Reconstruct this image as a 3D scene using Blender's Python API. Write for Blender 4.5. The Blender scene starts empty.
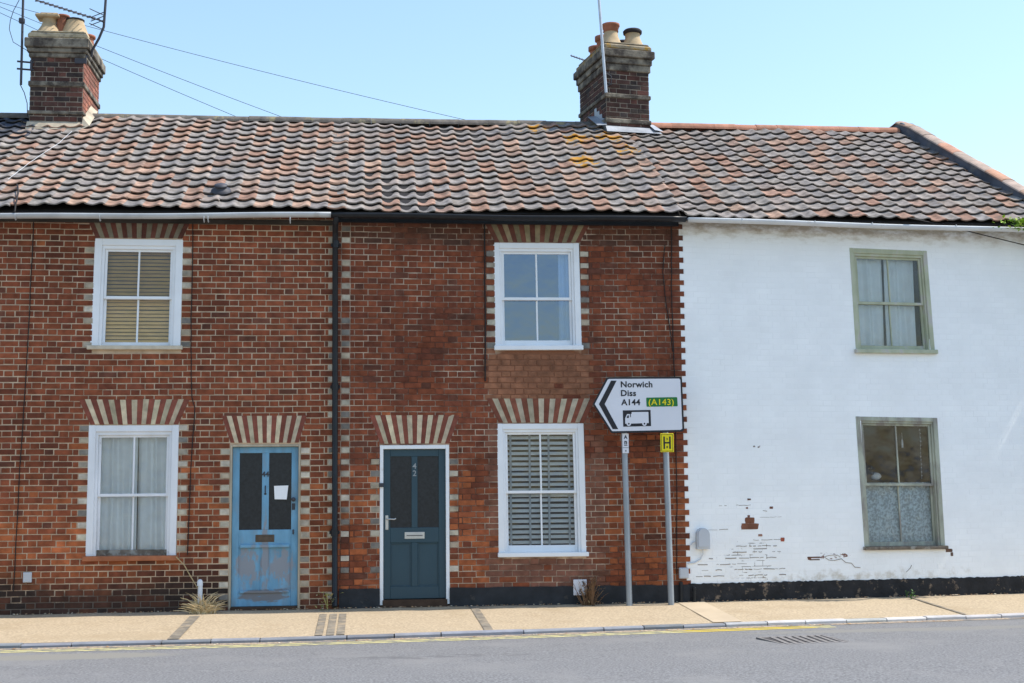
import bpy, bmesh, math, random
from mathutils import Vector, Matrix, noise
random.seed(7)
S = bpy.context.scene
COL = S.collection
rad = math.radians
# ------------------------------------------------------------------ camera
f_px = 1350.0
yaw, pitch, roll = math.atan(150 / f_px), math.atan(146 / f_px), -0.0094
F0 = Vector((math.sin(yaw), math.cos(yaw), 0)); R0 = Vector((math.cos(yaw), -math.sin(yaw), 0)); U0 = Vector((0, 0, 1))
Fw = F0 * math.cos(pitch) + U0 * math.sin(pitch); Uw = U0 * math.cos(pitch) - F0 * math.sin(pitch)
Rr = R0 * math.cos(roll) + Uw * math.sin(roll); Ur = Uw * math.cos(roll) - R0 * math.sin(roll)
cd = bpy.data.cameras.new('camera'); cam = bpy.data.objects.new('camera', cd); COL.objects.link(cam)
cd.sensor_width = 36; cd.lens = f_px / 1024 * 36; cd.clip_end = 20000
m = Matrix.Identity(4)
for i in range(3):
    m[i][0], m[i][1], m[i][2] = Rr[i], Ur[i], -Fw[i]
m.translation = (0, -17, 1.48)
cam.matrix_world = m
S.camera = cam
# ------------------------------------------------------------------ sky, sun, exposure
SUN_EL, SUN_AZ = 58.0, -0.3          # SUN_AZ: degrees from +X (along the terrace) towards +Y (behind it)
w = bpy.data.worlds.new('World'); S.world = w; w.use_nodes = True
nt = w.node_tree; bg = nt.nodes['Background']
sky = nt.nodes.new('ShaderNodeTexSky'); sky.sky_type = 'NISHITA'; sky.sun_disc = False
sky.sun_elevation = rad(SUN_EL); sky.sun_rotation = rad(90 - SUN_AZ)
sky.air_density = 1.5; sky.dust_density = 1.0; sky.ozone_density = 4.0
nt.links.new(sky.outputs[0], bg.inputs[0]); bg.inputs[1].default_value = 0.15
sl = bpy.data.lights.new('sun', 'SUN'); so = bpy.data.objects.new('sun', sl); COL.objects.link(so)
sl.energy = 3.8; sl.angle = rad(0.5); sl.color = (1.0, 0.95, 0.87)
sd = Vector((math.cos(rad(SUN_EL)) * math.cos(rad(SUN_AZ)), math.cos(rad(SUN_EL)) * math.sin(rad(SUN_AZ)), math.sin(rad(SUN_EL))))
so.rotation_euler = sd.to_track_quat('Z', 'Y').to_euler(); so.location = (20, 0, 30)
S.view_settings.view_transform = 'Standard'; S.view_settings.look = 'None'
S.view_settings.exposure = 0.66; S.view_settings.gamma = 1

# ------------------------------------------------------------------ materials
def mat(name, col=(0.5, 0.5, 0.5), rough=0.8, attr=False, nscale=6.0, namt=0.25, bump=0.0, bscale=60.0, col2=None, c2lo=0.55, c2hi=0.7, c2scale=3.0, metal=0.0, spec=0.3, stretch=(1, 1, 1)):
    """procedural material: base colour (or the per-brick / per-tile attribute), noise variation, worn second colour, bump"""
    M = bpy.data.materials.new(name); M.use_nodes = True
    t = M.node_tree; N = t.nodes; L = t.links; b = N['Principled BSDF']
    b.inputs['Roughness'].default_value = rough; b.inputs['Metallic'].default_value = metal
    b.inputs['Specular IOR Level'].default_value = spec
    tc = N.new('ShaderNodeTexCoord'); mp = N.new('ShaderNodeMapping'); L.new(tc.outputs['Object'], mp.inputs[0]); mp.inputs['Scale'].default_value = stretch
    n = N.new('ShaderNodeTexNoise'); n.inputs['Scale'].default_value = nscale; n.inputs['Detail'].default_value = 6; L.new(mp.outputs[0], n.inputs['Vector'])
    mr = N.new('ShaderNodeMapRange'); mr.inputs['From Min'].default_value = 0.25; mr.inputs['From Max'].default_value = 0.75
    mr.inputs['To Min'].default_value = 1 - namt; mr.inputs['To Max'].default_value = 1 + namt; L.new(n.outputs[0], mr.inputs[0])
    mx = N.new('ShaderNodeMix'); mx.data_type = 'RGBA'; mx.blend_type = 'MULTIPLY'; mx.inputs[0].default_value = 1.0
    if attr:
        a = N.new('ShaderNodeAttribute'); a.attribute_name = 'Col'; L.new(a.outputs['Color'], mx.inputs[6])
    else:
        mx.inputs[6].default_value = (*col, 1)
    L.new(mr.outputs[0], mx.inputs[7]); out = mx.outputs[2]
    if col2:
        n2 = N.new('ShaderNodeTexNoise'); n2.inputs['Scale'].default_value = c2scale; n2.inputs['Detail'].default_value = 8; n2.inputs['Roughness'].default_value = 0.65; L.new(mp.outputs[0], n2.inputs['Vector'])
        r2 = N.new('ShaderNodeMapRange'); r2.inputs['From Min'].default_value = c2lo; r2.inputs['From Max'].default_value = c2hi; L.new(n2.outputs[0], r2.inputs[0])
        m2 = N.new('ShaderNodeMix'); m2.data_type = 'RGBA'; L.new(r2.outputs[0], m2.inputs[0]); L.new(out, m2.inputs[6]); m2.inputs[7].default_value = (*col2, 1); out = m2.outputs[2]
    L.new(out, b.inputs['Base Color'])
    if bump:
        bn = N.new('ShaderNodeTexNoise'); bn.inputs['Scale'].default_value = bscale; bn.inputs['Detail'].default_value = 5; L.new(tc.outputs['Object'], bn.inputs['Vector'])
        bp = N.new('ShaderNodeBump'); bp.inputs['Strength'].default_value = bump; bp.inputs['Distance'].default_value = 0.01; L.new(bn.outputs[0], bp.inputs['Height']); L.new(bp.outputs[0], b.inputs['Normal'])
    M['out'] = 0
    return M
def base_socket(M):
    b = M.node_tree.nodes['Principled BSDF']
    return b, b.inputs['Base Color'].links[0].from_socket
def overlay(M, col, centre, size, scale=20.0, lo=0.5, hi=0.6, stretch=(1, 1, 1), soft=0.6):
    """a stain or worn area of its own shape: noise-broken second colour inside an ellipsoid (object space)"""
    t = M.node_tree; N = t.nodes; L = t.links; b, src = base_socket(M)
    tc = N.new('ShaderNodeTexCoord'); mp = N.new('ShaderNodeMapping'); mp.vector_type = 'TEXTURE'
    mp.inputs['Location'].default_value = centre; mp.inputs['Scale'].default_value = size; L.new(tc.outputs['Object'], mp.inputs[0])
    ln = N.new('ShaderNodeVectorMath'); ln.operation = 'LENGTH'; L.new(mp.outputs[0], ln.inputs[0])
    fa = N.new('ShaderNodeMapRange'); fa.inputs['From Min'].default_value = 1.0; fa.inputs['From Max'].default_value = 1.0 - soft; L.new(ln.outputs['Value'], fa.inputs[0])
    m3 = N.new('ShaderNodeMapping'); m3.inputs['Scale'].default_value = stretch; L.new(tc.outputs['Object'], m3.inputs[0])
    n = N.new('ShaderNodeTexNoise'); n.inputs['Scale'].default_value = scale; n.inputs['Detail'].default_value = 7; n.inputs['Roughness'].default_value = 0.65; L.new(m3.outputs[0], n.inputs['Vector'])
    # threshold moves with the distance from the centre
    ad = N.new('ShaderNodeMath'); ad.operation = 'MULTIPLY_ADD'; L.new(fa.outputs[0], ad.inputs[0]); ad.inputs[1].default_value = 0.35; L.new(n.outputs[0], ad.inputs[2])
    r = N.new('ShaderNodeMapRange'); r.inputs['From Min'].default_value = lo + 0.35; r.inputs['From Max'].default_value = hi + 0.35; L.new(ad.outputs[0], r.inputs[0])
    mm = N.new('ShaderNodeMath'); mm.operation = 'MULTIPLY'; L.new(r.outputs[0], mm.inputs[0]); L.new(fa.outputs[0], mm.inputs[1]); mm.use_clamp = True
    gt = N.new('ShaderNodeMapRange'); gt.inputs['From Min'].default_value = 0.0; gt.inputs['From Max'].default_value = 0.35; L.new(mm.outputs[0], gt.inputs[0])
    mx = N.new('ShaderNodeMix'); mx.data_type = 'RGBA'; L.new(gt.outputs[0], mx.inputs[0]); L.new(src, mx.inputs[6]); mx.inputs[7].default_value = (*col, 1)
    L.new(mx.outputs[2], b.inputs['Base Color'])

def glass_mat(name, tint=(0.95, 0.975, 0.98), ior=1.6, boost=1.0, dirt=0.0, gcol=(1, 1, 1)):
    M = bpy.data.materials.new(name); M.use_nodes = True
    t = M.node_tree; N = t.nodes; L = t.links; N.remove(N['Principled BSDF'])
    tr = N.new('ShaderNodeBsdfTransparent'); tr.inputs[0].default_value = (*tint, 1)
    gl = N.new('ShaderNodeBsdfGlossy'); gl.inputs['Roughness'].default_value = 0.02; gl.inputs[0].default_value = (*gcol, 1)
    fr = N.new('ShaderNodeFresnel'); fr.inputs[0].default_value = ior
    ml = N.new('ShaderNodeMath'); ml.operation = 'MULTIPLY'; ml.inputs[1].default_value = boost; L.new(fr.outputs[0], ml.inputs[0]); ml.use_clamp = True
    # old glass is never flat: slow ripples
    tc = N.new('ShaderNodeTexCoord'); n = N.new('ShaderNodeTexNoise'); n.inputs['Scale'].default_value = 4; L.new(tc.outputs['Object'], n.inputs['Vector'])
    bp = N.new('ShaderNodeBump'); bp.inputs['Strength'].default_value = 0.25; bp.inputs['Distance'].default_value = 0.02; L.new(n.outputs[0], bp.inputs['Height']); L.new(bp.outputs[0], gl.inputs['Normal'])
    mx = N.new('ShaderNodeMixShader'); L.new(ml.outputs[0], mx.inputs[0]); L.new(tr.outputs[0], mx.inputs[1]); L.new(gl.outputs[0], mx.inputs[2])
    sh = mx.outputs[0]
    if dirt:
        df = N.new('ShaderNodeBsdfDiffuse'); df.inputs[0].default_value = (0.40, 0.44, 0.48, 1)
        n2 = N.new('ShaderNodeTexNoise'); n2.inputs['Scale'].default_value = 5; n2.inputs['Detail'].default_value = 7; L.new(tc.outputs['Object'], n2.inputs['Vector'])
        r = N.new('ShaderNodeMapRange'); r.inputs['From Min'].default_value = 0.4; r.inputs['From Max'].default_value = 0.75; r.inputs['To Max'].default_value = dirt; L.new(n2.outputs[0], r.inputs[0])
        m2 = N.new('ShaderNodeMixShader'); L.new(r.outputs[0], m2.inputs[0]); L.new(sh, m2.inputs[1]); L.new(df.outputs[0], m2.inputs[2]); sh = m2.outputs[0]
    L.new(sh, N['Material Output'].inputs[0])
    return M
def cloth_mat(name, col, trans=0.3, alpha=0.0, lace=0.0):
    M = bpy.data.materials.new(name); M.use_nodes = True
    t = M.node_tree; N = t.nodes; L = t.links; N.remove(N['Principled BSDF'])
    d = N.new('ShaderNodeBsdfDiffuse'); d.inputs[0].default_value = (*col, 1)
    tl = N.new('ShaderNodeBsdfTranslucent'); tl.inputs[0].default_value = (*col, 1)
    mx = N.new('ShaderNodeMixShader'); mx.inputs[0].default_value = trans; L.new(d.outputs[0], mx.inputs[1]); L.new(tl.outputs[0], mx.inputs[2])
    tr = N.new('ShaderNodeBsdfTransparent'); m2 = N.new('ShaderNodeMixShader'); L.new(mx.outputs[0], m2.inputs[1]); L.new(tr.outputs[0], m2.inputs[2])
    if lace:
        tc = N.new('ShaderNodeTexCoord'); v = N.new('ShaderNodeTexNoise'); v.inputs['Scale'].default_value = 34; v.inputs['Detail'].default_value = 5; L.new(tc.outputs['Object'], v.inputs['Vector'])
        r = N.new('ShaderNodeMapRange'); r.inputs['From Min'].default_value = 0.42; r.inputs['From Max'].default_value = 0.58; r.inputs['To Min'].default_value = alpha; r.inputs['To Max'].default_value = lace; L.new(v.outputs[0], r.inputs[0]); L.new(r.outputs[0], m2.inputs[0])
    else:
        m2.inputs[0].default_value = alpha
    L.new(m2.outputs[0], N['Material Output'].inputs[0])
    return M

MT = {}
MT['brick'] = mat('worn_brick', attr=True, rough=0.92, nscale=9, namt=0.4, bump=0.5, bscale=70)
MT['mortar_pale'] = mat('lime_mortar', (0.52, 0.39, 0.27), rough=0.95, nscale=5, namt=0.3, bump=0.3, col2=(0.26, 0.16, 0.105), c2lo=0.52, c2hi=0.7, c2scale=1.6)
overlay(MT['mortar_pale'], (0.15, 0.12, 0.095), (-0.8, 0, -0.05), (3.4, 1, 0.55), scale=4, lo=0.25, hi=0.5, soft=0.7)
MT['mortar_dull'] = mat('dirty_mortar', (0.48, 0.36, 0.265), rough=0.95, nscale=6, namt=0.4, bump=0.3, col2=(0.12, 0.050, 0.032), c2lo=0.44, c2hi=0.58, c2scale=1.3)
overlay(MT['mortar_dull'], (0.23, 0.098, 0.054), (0.35, 0, 2.9), (.85, 1, .42), scale=3, lo=.05, hi=.3, soft=.3)
MT['white_brick'] = mat('white_masonry_paint', attr=True, rough=0.75, nscale=2.2, namt=0.05, bump=0.25, bscale=45)
MT['white_joint'] = mat('white_painted_joints', (0.88, 0.88, 0.865), rough=0.8, nscale=3, namt=0.05, bump=0.2)
for M_, k in ((MT['white_brick'], 0), (MT['white_joint'], 1)):
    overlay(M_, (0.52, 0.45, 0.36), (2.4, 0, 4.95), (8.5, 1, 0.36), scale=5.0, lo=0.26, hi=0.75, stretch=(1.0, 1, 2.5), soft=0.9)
    overlay(M_, (0.64, 0.60, 0.53), (2.2, 0, 0.28), (4.5, 1, 0.28), scale=7.0, lo=0.4, hi=0.9, soft=0.95)
    overlay(M_, (0.20, 0.10, 0.07), (1.95, 0, 0.56), (0.75, 1, 0.12), scale=9.0, lo=0.54, hi=0.58, stretch=(1, 1, 3), soft=0.7)
    overlay(M_, (0.24, 0.08, 0.05), (0.95, 0, 0.85), (0.5, 1, 0.5), scale=13.0, lo=0.66, hi=0.69, stretch=(1, 1, 1.5), soft=0.7)
    overlay(M_, (0.30, 0.20, 0.14), (0.95, 0, 1.95), (0.5, 1, 0.2), scale=16.0, lo=0.64, hi=0.67, soft=0.7)
overlay(MT['white_joint'], (0.20, 0.17, 0.14), (0.85, 0, 0.55), (0.85, 1, 0.65), scale=5.5, lo=0.50, hi=0.60, stretch=(1, 1, 2.2), soft=0.7)
MT['white_bare'] = MT['brick']
MT['tile'] = mat('weathered_pantile', attr=True, rough=0.9, nscale=11, namt=0.5, bump=0.4, bscale=50, spec=.15, col2=(.15, .125, .10), c2lo=.52, c2hi=.72, c2scale=7)
MT['tile_dark'] = mat('roof_underlay', (0.02, 0.018, 0.018), rough=1)
MT['ridge_grey'] = mat('mossy_ridge', (0.13, 0.115, 0.10), rough=0.95, nscale=9, namt=0.45, bump=0.6, col2=(0.26, 0.22, 0.13), c2lo=0.56, c2hi=0.66, c2scale=6)
MT['ridge_red'] = mat('terracotta_ridge', attr=True, rough=0.85, nscale=8, namt=0.3, bump=0.3, col2=(0.30, 0.24, 0.19), c2lo=0.6, c2hi=0.75, c2scale=5)
MT['white_paint'] = mat('white_gloss_paint', (0.80, 0.81, 0.82), rough=0.45, nscale=4, namt=0.05, col2=(0.62, 0.60, 0.56), c2lo=0.62, c2hi=0.8, c2scale=5)
MT['old_white'] = mat('worn_white_paint', (0.74, 0.75, 0.77), rough=0.6, nscale=5, namt=0.1, col2=(0.30, 0.28, 0.26), c2lo=0.63, c2hi=0.72, c2scale=9, stretch=(1, 1, 0.4))
MT['green_paint'] = mat('flaking_sage_paint', (0.43, 0.45, 0.32), rough=0.7, nscale=7, namt=0.2, col2=(0.46, 0.44, 0.40), c2lo=0.52, c2hi=0.62, c2scale=7, stretch=(1, 1, 0.5), bump=0.2)
MT['grey_paint'] = mat('weathered_sage_timber', (0.38, 0.39, 0.31), rough=0.8, nscale=8, namt=0.3, col2=(0.27, 0.25, 0.22), c2lo=0.48, c2hi=0.6, c2scale=6, stretch=(1, 1, 0.3), bump=0.3)
MT['rot'] = mat('rotten_timber', (0.16, 0.13, 0.10), rough=0.95, nscale=14, namt=0.5, col2=(0.32, 0.30, 0.26), c2lo=0.5, c2hi=0.6, c2scale=10, bump=0.6)
MT['terracotta'] = mat('terracotta_sill', (0.36, 0.13, 0.06), rough=0.8, nscale=8, namt=0.25, bump=0.2)
MT['cream_sill'] = mat('stained_cream_sill', (0.58, 0.50, 0.38), rough=0.8, nscale=8, namt=0.2, col2=(0.40, 0.22, 0.10), c2lo=0.58, c2hi=0.7, c2scale=8, bump=0.2)
MT['cream_timber'] = mat('cream_door_frame', (0.42, 0.36, 0.27), rough=0.8, nscale=9, namt=0.3, stretch=(1, 1, 0.3))
MT['blue_paint'] = mat('flaking_blue_paint', (0.155, 0.335, 0.48), rough=0.7, nscale=5, namt=0.28, col2=(0.20, 0.28, 0.34), c2lo=0.50, c2hi=0.72, c2scale=4, stretch=(1.6, 1, 0.5))
for cx_ in (-0.20, 0.20):
    overlay(MT['blue_paint'], (0.25, 0.27, 0.30), (cx_, 0, 0.47), (0.25, 1, 0.42), scale=11, lo=0.30, hi=0.46, stretch=(1, 1, 0.5), soft=0.9)
overlay(MT['blue_paint'], (0.24, 0.26, 0.29), (0.0, 0, 0.62), (0.08, 1, 0.85), scale=14, lo=0.30, hi=0.44, stretch=(1, 1, 0.3), soft=0.9)
overlay(MT['blue_paint'], (0.19, 0.19, 0.20), (0.0, 0, 0.13), (0.6, 1, 0.16), scale=12, lo=0.35, hi=0.5, stretch=(0.3, 1, 1), soft=0.8)
MT['teal_paint'] = mat('teal_door_paint', (0.032, 0.066, 0.086), rough=0.45, nscale=2, namt=0.08)
MT['black_paint'] = mat('black_gloss', (0.012, 0.014, 0.018), rough=0.4, nscale=8, namt=0.3)
MT['plinth_mid'] = mat('black_plinth_paint', (0.022, 0.024, 0.028), rough=0.7, nscale=6, namt=0.4, bump=0.4, bscale=30, col2=(0.10, 0.085, 0.07), c2lo=0.64, c2hi=0.75, c2scale=5)
MT['plinth_white'] = mat('flaked_black_plinth', (0.018, 0.018, 0.02), rough=0.75, nscale=6, namt=0.5, bump=0.7, bscale=22, col2=(0.22, 0.16, 0.11), c2lo=0.57, c2hi=0.66, c2scale=8)
MT['gutter_grey'] = mat('grey_painted_gutter', (0.50, 0.52, 0.54), rough=0.6, nscale=3, namt=0.2, col2=(0.26, 0.24, 0.20), c2lo=0.56, c2hi=0.7, c2scale=1.5)
MT['gutter_white'] = mat('white_painted_gutter', (0.62, 0.64, 0.66), rough=0.55, nscale=3, namt=0.12, col2=(0.40, 0.38, 0.33), c2lo=0.62, c2hi=0.75, c2scale=2)
MT['fascia'] = mat('dark_fascia', (0.05, 0.04, 0.032), rough=0.9, nscale=3, namt=0.4)
MT['soot_stone'] = mat('lichened_chimney_mortar', (0.21, 0.185, 0.145), rough=0.95, nscale=7, namt=0.5, bump=0.8, col2=(0.06, 0.05, 0.042), c2lo=0.42, c2hi=0.58, c2scale=5)
MT['lichen_stone'] = mat('orange_lichened_cap', (0.24, 0.20, 0.14), rough=0.95, nscale=7, namt=0.4, bump=0.6, col2=(0.33, 0.19, 0.035), c2lo=0.52, c2hi=0.6, c2scale=5)
MT['cream_mortar'] = mat('cream_flaunching_mortar', (0.40, 0.33, 0.22), rough=0.95, nscale=8, namt=0.35, bump=0.5, col2=(0.17, 0.15, 0.12), c2lo=0.52, c2hi=0.64, c2scale=6)
MT['soot_joint'] = mat('sooty_joint', (0.27, 0.225, 0.18), rough=1, nscale=6, namt=0.5, col2=(0.20, 0.17, 0.14), c2lo=0.55, c2hi=0.62, c2scale=4)
MT['pot_cream'] = mat('buff_clay_pot', (0.44, 0.33, 0.20), rough=0.85, nscale=7, namt=0.25, bump=0.2)
MT['pot_red'] = mat('red_clay_pot', (0.30, 0.12, 0.07), rough=0.85, nscale=7, namt=0.3, bump=0.2)
MT['pot_soot'] = mat('sooted_pot_rim', (0.03, 0.025, 0.025), rough=0.9)
MT['lead'] = mat('bright_lead', (0.30, 0.32, 0.35), rough=0.5, nscale=6, namt=0.25, metal=0.2, bump=0.3, bscale=15)
MT['lead_dark'] = mat('old_lead', (0.085, 0.095, 0.12), rough=0.7, nscale=4, namt=0.45, bump=0.2, col2=(0.17, 0.16, 0.15), c2lo=0.55, c2hi=0.7, c2scale=3)
MT['galv'] = mat('galvanised_post', (0.30, 0.33, 0.36), rough=0.5, nscale=10, namt=0.15, metal=0.35, stretch=(1, 1, 0.4))
MT['sign_white'] = mat('sign_white', (0.70, 0.70, 0.74), rough=0.4, nscale=3, namt=0.04)
MT['sign_black'] = mat('sign_black', (0.015, 0.016, 0.022), rough=0.4, nscale=3, namt=0.1)
MT['sign_green'] = mat('sign_green', (0.015, 0.16, 0.035), rough=0.4, nscale=3, namt=0.05)
MT['sign_yellow'] = mat('sign_yellow', (0.80, 0.66, 0.01), rough=0.4, nscale=3, namt=0.06)
MT['grey_plastic'] = mat('grey_plastic', (0.50, 0.52, 0.55), rough=0.5, nscale=4, namt=0.06)
MT['cable'] = mat('black_cable', (0.02, 0.017, 0.016), rough=0.7)
MT['alu'] = mat('weathered_aluminium', (0.50, 0.52, 0.55), rough=0.45, nscale=8, namt=0.15, metal=0.5)
MT['iron'] = mat('dark_iron', (0.05, 0.05, 0.06), rough=0.6, nscale=8, namt=0.2)
MT['brass'] = mat('satin_metal', (0.55, 0.54, 0.52), rough=0.35, metal=0.7, nscale=8, namt=0.1)
MT['number_metal'] = mat('dull_number_metal', (0.30, 0.32, 0.33), rough=0.45, metal=0.4, nscale=8, namt=0.1)
MT['step'] = mat('brown_timber_step', (0.06, 0.035, 0.022), rough=0.85, nscale=8, namt=0.4)
MT['old_brass'] = mat('dull_letter_plate', (0.10, 0.075, 0.055), rough=0.5, metal=0.3, nscale=12, namt=0.3)
MT['straw'] = mat('dry_straw', attr=True, rough=0.9, nscale=20, namt=0.25)
MT['leaf'] = mat('green_leaf', attr=True, rough=0.6, nscale=20, namt=0.2)
MT['asphalt'] = mat('road_asphalt', (0.172, 0.170, 0.170), rough=0.9, nscale=48, namt=0.55, bump=0.7, bscale=120, col2=(.205, .20, .195), c2lo=.5, c2hi=.68, c2scale=.8)
MT['paving'] = mat('gravel_dressed_pavement', (0.40, 0.315, 0.21), rough=0.95, nscale=38, namt=0.34, bump=0.6, bscale=110, col2=(0.33, 0.25, 0.155), c2lo=0.52, c2hi=0.75, c2scale=1.2)
MT['grit'] = mat('road_edge_grit', (.33, .26, .19), rough=1, nscale=30, namt=.5, bump=.6, bscale=70, col2=(.17, .16, .15), c2lo=.47, c2hi=.6, c2scale=6)
overlay(MT['asphalt'], (.215, .205, .18), (-2.75, -3.5, 0), (1.2, .42, 3), scale=14, lo=.2, hi=.5, soft=.5)
overlay(MT['asphalt'], (.205, .197, .18), (6.3, -2.75, 0), (3.6, .38, 3), scale=6, lo=.3, hi=.6, soft=.6)
overlay(MT['asphalt'], (.13, .128, .128), (.6, -4.4, 0), (2.4, .5, 3), scale=5, lo=.45, hi=.7, soft=.8)
MT['patch_dark'] = mat('tar_patch', (0.19, 0.165, 0.13), rough=0.95, nscale=9, namt=0.35, col2=(.33, .26, .175), c2lo=.5, c2hi=.66, c2scale=6, bump=0.5, bscale=80)
MT['patch_light'] = mat('pale_patch', (0.45, 0.36, 0.25), rough=0.95, nscale=2, namt=0.12, bump=0.4, bscale=80)
MT['kerb'] = mat('kerb_stone', attr=True, rough=0.85, nscale=6, namt=0.2, bump=0.3)
MT['yellow_line'] = mat('worn_yellow_paint', (0.58, 0.52, 0.24), rough=0.8, nscale=10, namt=0.2, col2=(0.27, 0.26, 0.21), c2lo=0.50, c2hi=0.60, c2scale=9)
overlay(MT['yellow_line'], (0.62, 0.46, 0.05), (4.2, -2.1, 0), (1.0, 1.2, 2), scale=8, lo=0.2, hi=0.45, soft=0.6)
MT['ground'] = mat('dry_ground', (0.24, 0.23, 0.20), rough=1, nscale=0.2, namt=0.3)
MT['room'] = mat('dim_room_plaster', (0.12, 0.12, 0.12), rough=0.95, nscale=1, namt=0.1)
MT['paper'] = mat('white_paper', (0.85, 0.85, 0.86), rough=0.7, nscale=3, namt=0.03)
MT['arch'] = mat('gauged_brick', attr=True, rough=0.9, nscale=10, namt=0.3, bump=0.4, bscale=60)
MT['glass'] = glass_mat('window_glass', boost=1.1)
MT['glass_sky'] = glass_mat('sky_tinted_glass', tint=(0.5, 0.62, 0.78), ior=1.6, boost=4.6, gcol=(.60, .72, .95))  # blue tint and raised gloss put the mirrored sky into the pane's colour
MT['glass_dirty'] = glass_mat('dirty_glass', dirt=0.10)
MT['glass_door'] = mat('obscured_black_glass', (0.016, 0.018, 0.022), rough=0.3, nscale=30, namt=0.4, spec=0.35)
MT['net'] = cloth_mat('net_curtain', (0.93, 0.95, 0.96), 0.06, 0.02)
MT['net_blue'] = cloth_mat('bluish_net', (0.88, 0.94, 0.97), 0.08, 0.06)
MT['lace'] = cloth_mat('lace', (0.85, 0.93, 0.95), 0.1, 0.03, 0.42)
MT['tape_grey'] = mat('grey_tape', (0.42, 0.46, 0.50), rough=0.8)
MT['slat_white'] = mat('white_slat', (0.90, 0.92, 0.92), rough=0.5, nscale=4, namt=0.05)
MT['slat_tan'] = mat('tan_wood_slat', (0.62, 0.37, 0.14), rough=0.6, nscale=6, namt=0.2, stretch=(1, 1, 8))
MT['slat_grey'] = mat('faded_grey_slat', (0.42, 0.40, 0.40), rough=0.6, nscale=6, namt=0.15, stretch=(1, 1, 8))

# lichen on the pantiles below the right-hand chimney (object space of the middle house roof)
# ------------------------------------------------------------------ mesh builder
class MB:
    def __init__(s): s.v = []; s.f = []; s.c = []; s.sm = []
    def add(s, vs, fs, col=(1, 1, 1), smooth=False):
        b = len(s.v); s.v += [tuple(v) for v in vs]
        if isinstance(col, list): s.c += col
        else: s.c += [col] * len(vs)
        s.f += [tuple(i + b for i in q) for q in fs]; s.sm += [smooth] * len(fs)
    def box(s, x0, x1, y0, y1, z0, z1, col=(1, 1, 1), bev=0.0):
        if bev <= 0:
            vs = [(x, y, z) for x in (x0, x1) for y in (y0, y1) for z in (z0, z1)]
            s.add(vs, [(0, 1, 3, 2), (4, 6, 7, 5), (0, 4, 5, 1), (2, 3, 7, 6), (0, 2, 6, 4), (1, 5, 7, 3)], col); return
        bm = bmesh.new(); bmesh.ops.create_cube(bm, size=1)
        for v in bm.verts: v.co = (x0 + (v.co.x + .5) * (x1 - x0), y0 + (v.co.y + .5) * (y1 - y0), z0 + (v.co.z + .5) * (z1 - z0))
        bmesh.ops.bevel(bm, geom=list(bm.edges), offset=bev, segments=1, affect='EDGES')
        bm.verts.index_update(); s.add([tuple(v.co) for v in bm.verts], [tuple(v.index for v in f.verts) for f in bm.faces], col); bm.free()
    def tube(s, pts, r, n=8, col=(1, 1, 1), caps=True):
        pts = [Vector(p) for p in pts]; rs = r if isinstance(r, (list, tuple)) else [r] * len(pts)
        vs = []; fs = []; up = None
        for i, p in enumerate(pts):
            t = (pts[min(i + 1, len(pts) - 1)] - pts[max(i - 1, 0)]).normalized()
            if up is None: up = Vector((0, 0, 1)) if abs(t.z) < 0.9 else Vector((0, 1, 0))
            a = t.cross(up).normalized(); b = a.cross(t).normalized(); up = b
            for k in range(n):
                q = 2 * math.pi * k / n; vs.append(p + (a * math.cos(q) + b * math.sin(q)) * rs[i])
        for i in range(len(pts) - 1):
            for k in range(n):
                fs.append((i * n + k, i * n + (k + 1) % n, (i + 1) * n + (k + 1) % n, (i + 1) * n + k))
        s.add(vs, fs, col, True)
        if caps:
            s.add(vs[:n], [tuple(range(n))[::-1]], col); s.add(vs[-n:], [tuple(range(n))], col)
    def lathe(s, prof, n=20, c=(0, 0, 0), col=(1, 1, 1)):
        vs = [(c[0] + r * math.cos(2 * math.pi * k / n), c[1] + r * math.sin(2 * math.pi * k / n), c[2] + z) for r, z in prof for k in range(n)]
        fs = [(i * n + k, i * n + (k + 1) % n, (i + 1) * n + (k + 1) % n, (i + 1) * n + k) for i in range(len(prof) - 1) for k in range(n)]
        s.add(vs, fs, col, True)
        s.add(vs[-n:], [tuple(range(n))], col)
    def prism(s, poly, y0, y1, col=(1, 1, 1)):          # polygon in x,z (counter-clockwise seen from the front), extruded in y
        n = len(poly); vs = [(x, y0, z) for x, z in poly] + [(x, y1, z) for x, z in poly]
        s.add(vs, [tuple(range(n)), tuple(range(n, 2 * n))[::-1]] + [(i, i + n, (i + 1) % n + n, (i + 1) % n) for i in range(n)], col)
    def map(s, fn): s.v = [tuple(fn(*v)) for v in s.v]
    def build(s, name, material, parent=None, off=(0, 0, 0)):
        me = bpy.data.meshes.new(name)
        me.from_pydata([(v[0] - off[0], v[1] - off[1], v[2] - off[2]) for v in s.v], [], s.f)
        me.polygons.foreach_set('use_smooth', s.sm)
        ca = me.color_attributes.new('Col', 'FLOAT_COLOR', 'POINT')
        ca.data.foreach_set('color', [x for c in s.c for x in (c[0], c[1], c[2], 1.0)])
        bm = bmesh.new(); bm.from_mesh(me); bmesh.ops.recalc_face_normals(bm, faces=bm.faces); bm.to_mesh(me); bm.free()
        me.materials.append(material if not isinstance(material, str) else MT[material])
        o = bpy.data.objects.new(name, me); COL.objects.link(o)
        if parent: o.parent = parent
        return o
def tag(o, label=None, cat=None, group=None, kind=None):
    for k, v in (('label', label), ('category', cat), ('group', group), ('kind', kind)):
        if v: o[k] = v
    return o
def empty(name, loc, label, cat, group=None, rz=0.0):
    o = bpy.data.objects.new(name, None); COL.objects.link(o); o.location = loc; o.rotation_euler.z = rz; o.empty_display_size = 0.2
    return tag(o, label, cat, group)
def jit(c, a): 
    k = 1 + random.uniform(-a, a)
    return tuple(max(0.0, x * k * (1 + random.uniform(-a * .1, a * .1))) for x in c)
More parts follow.
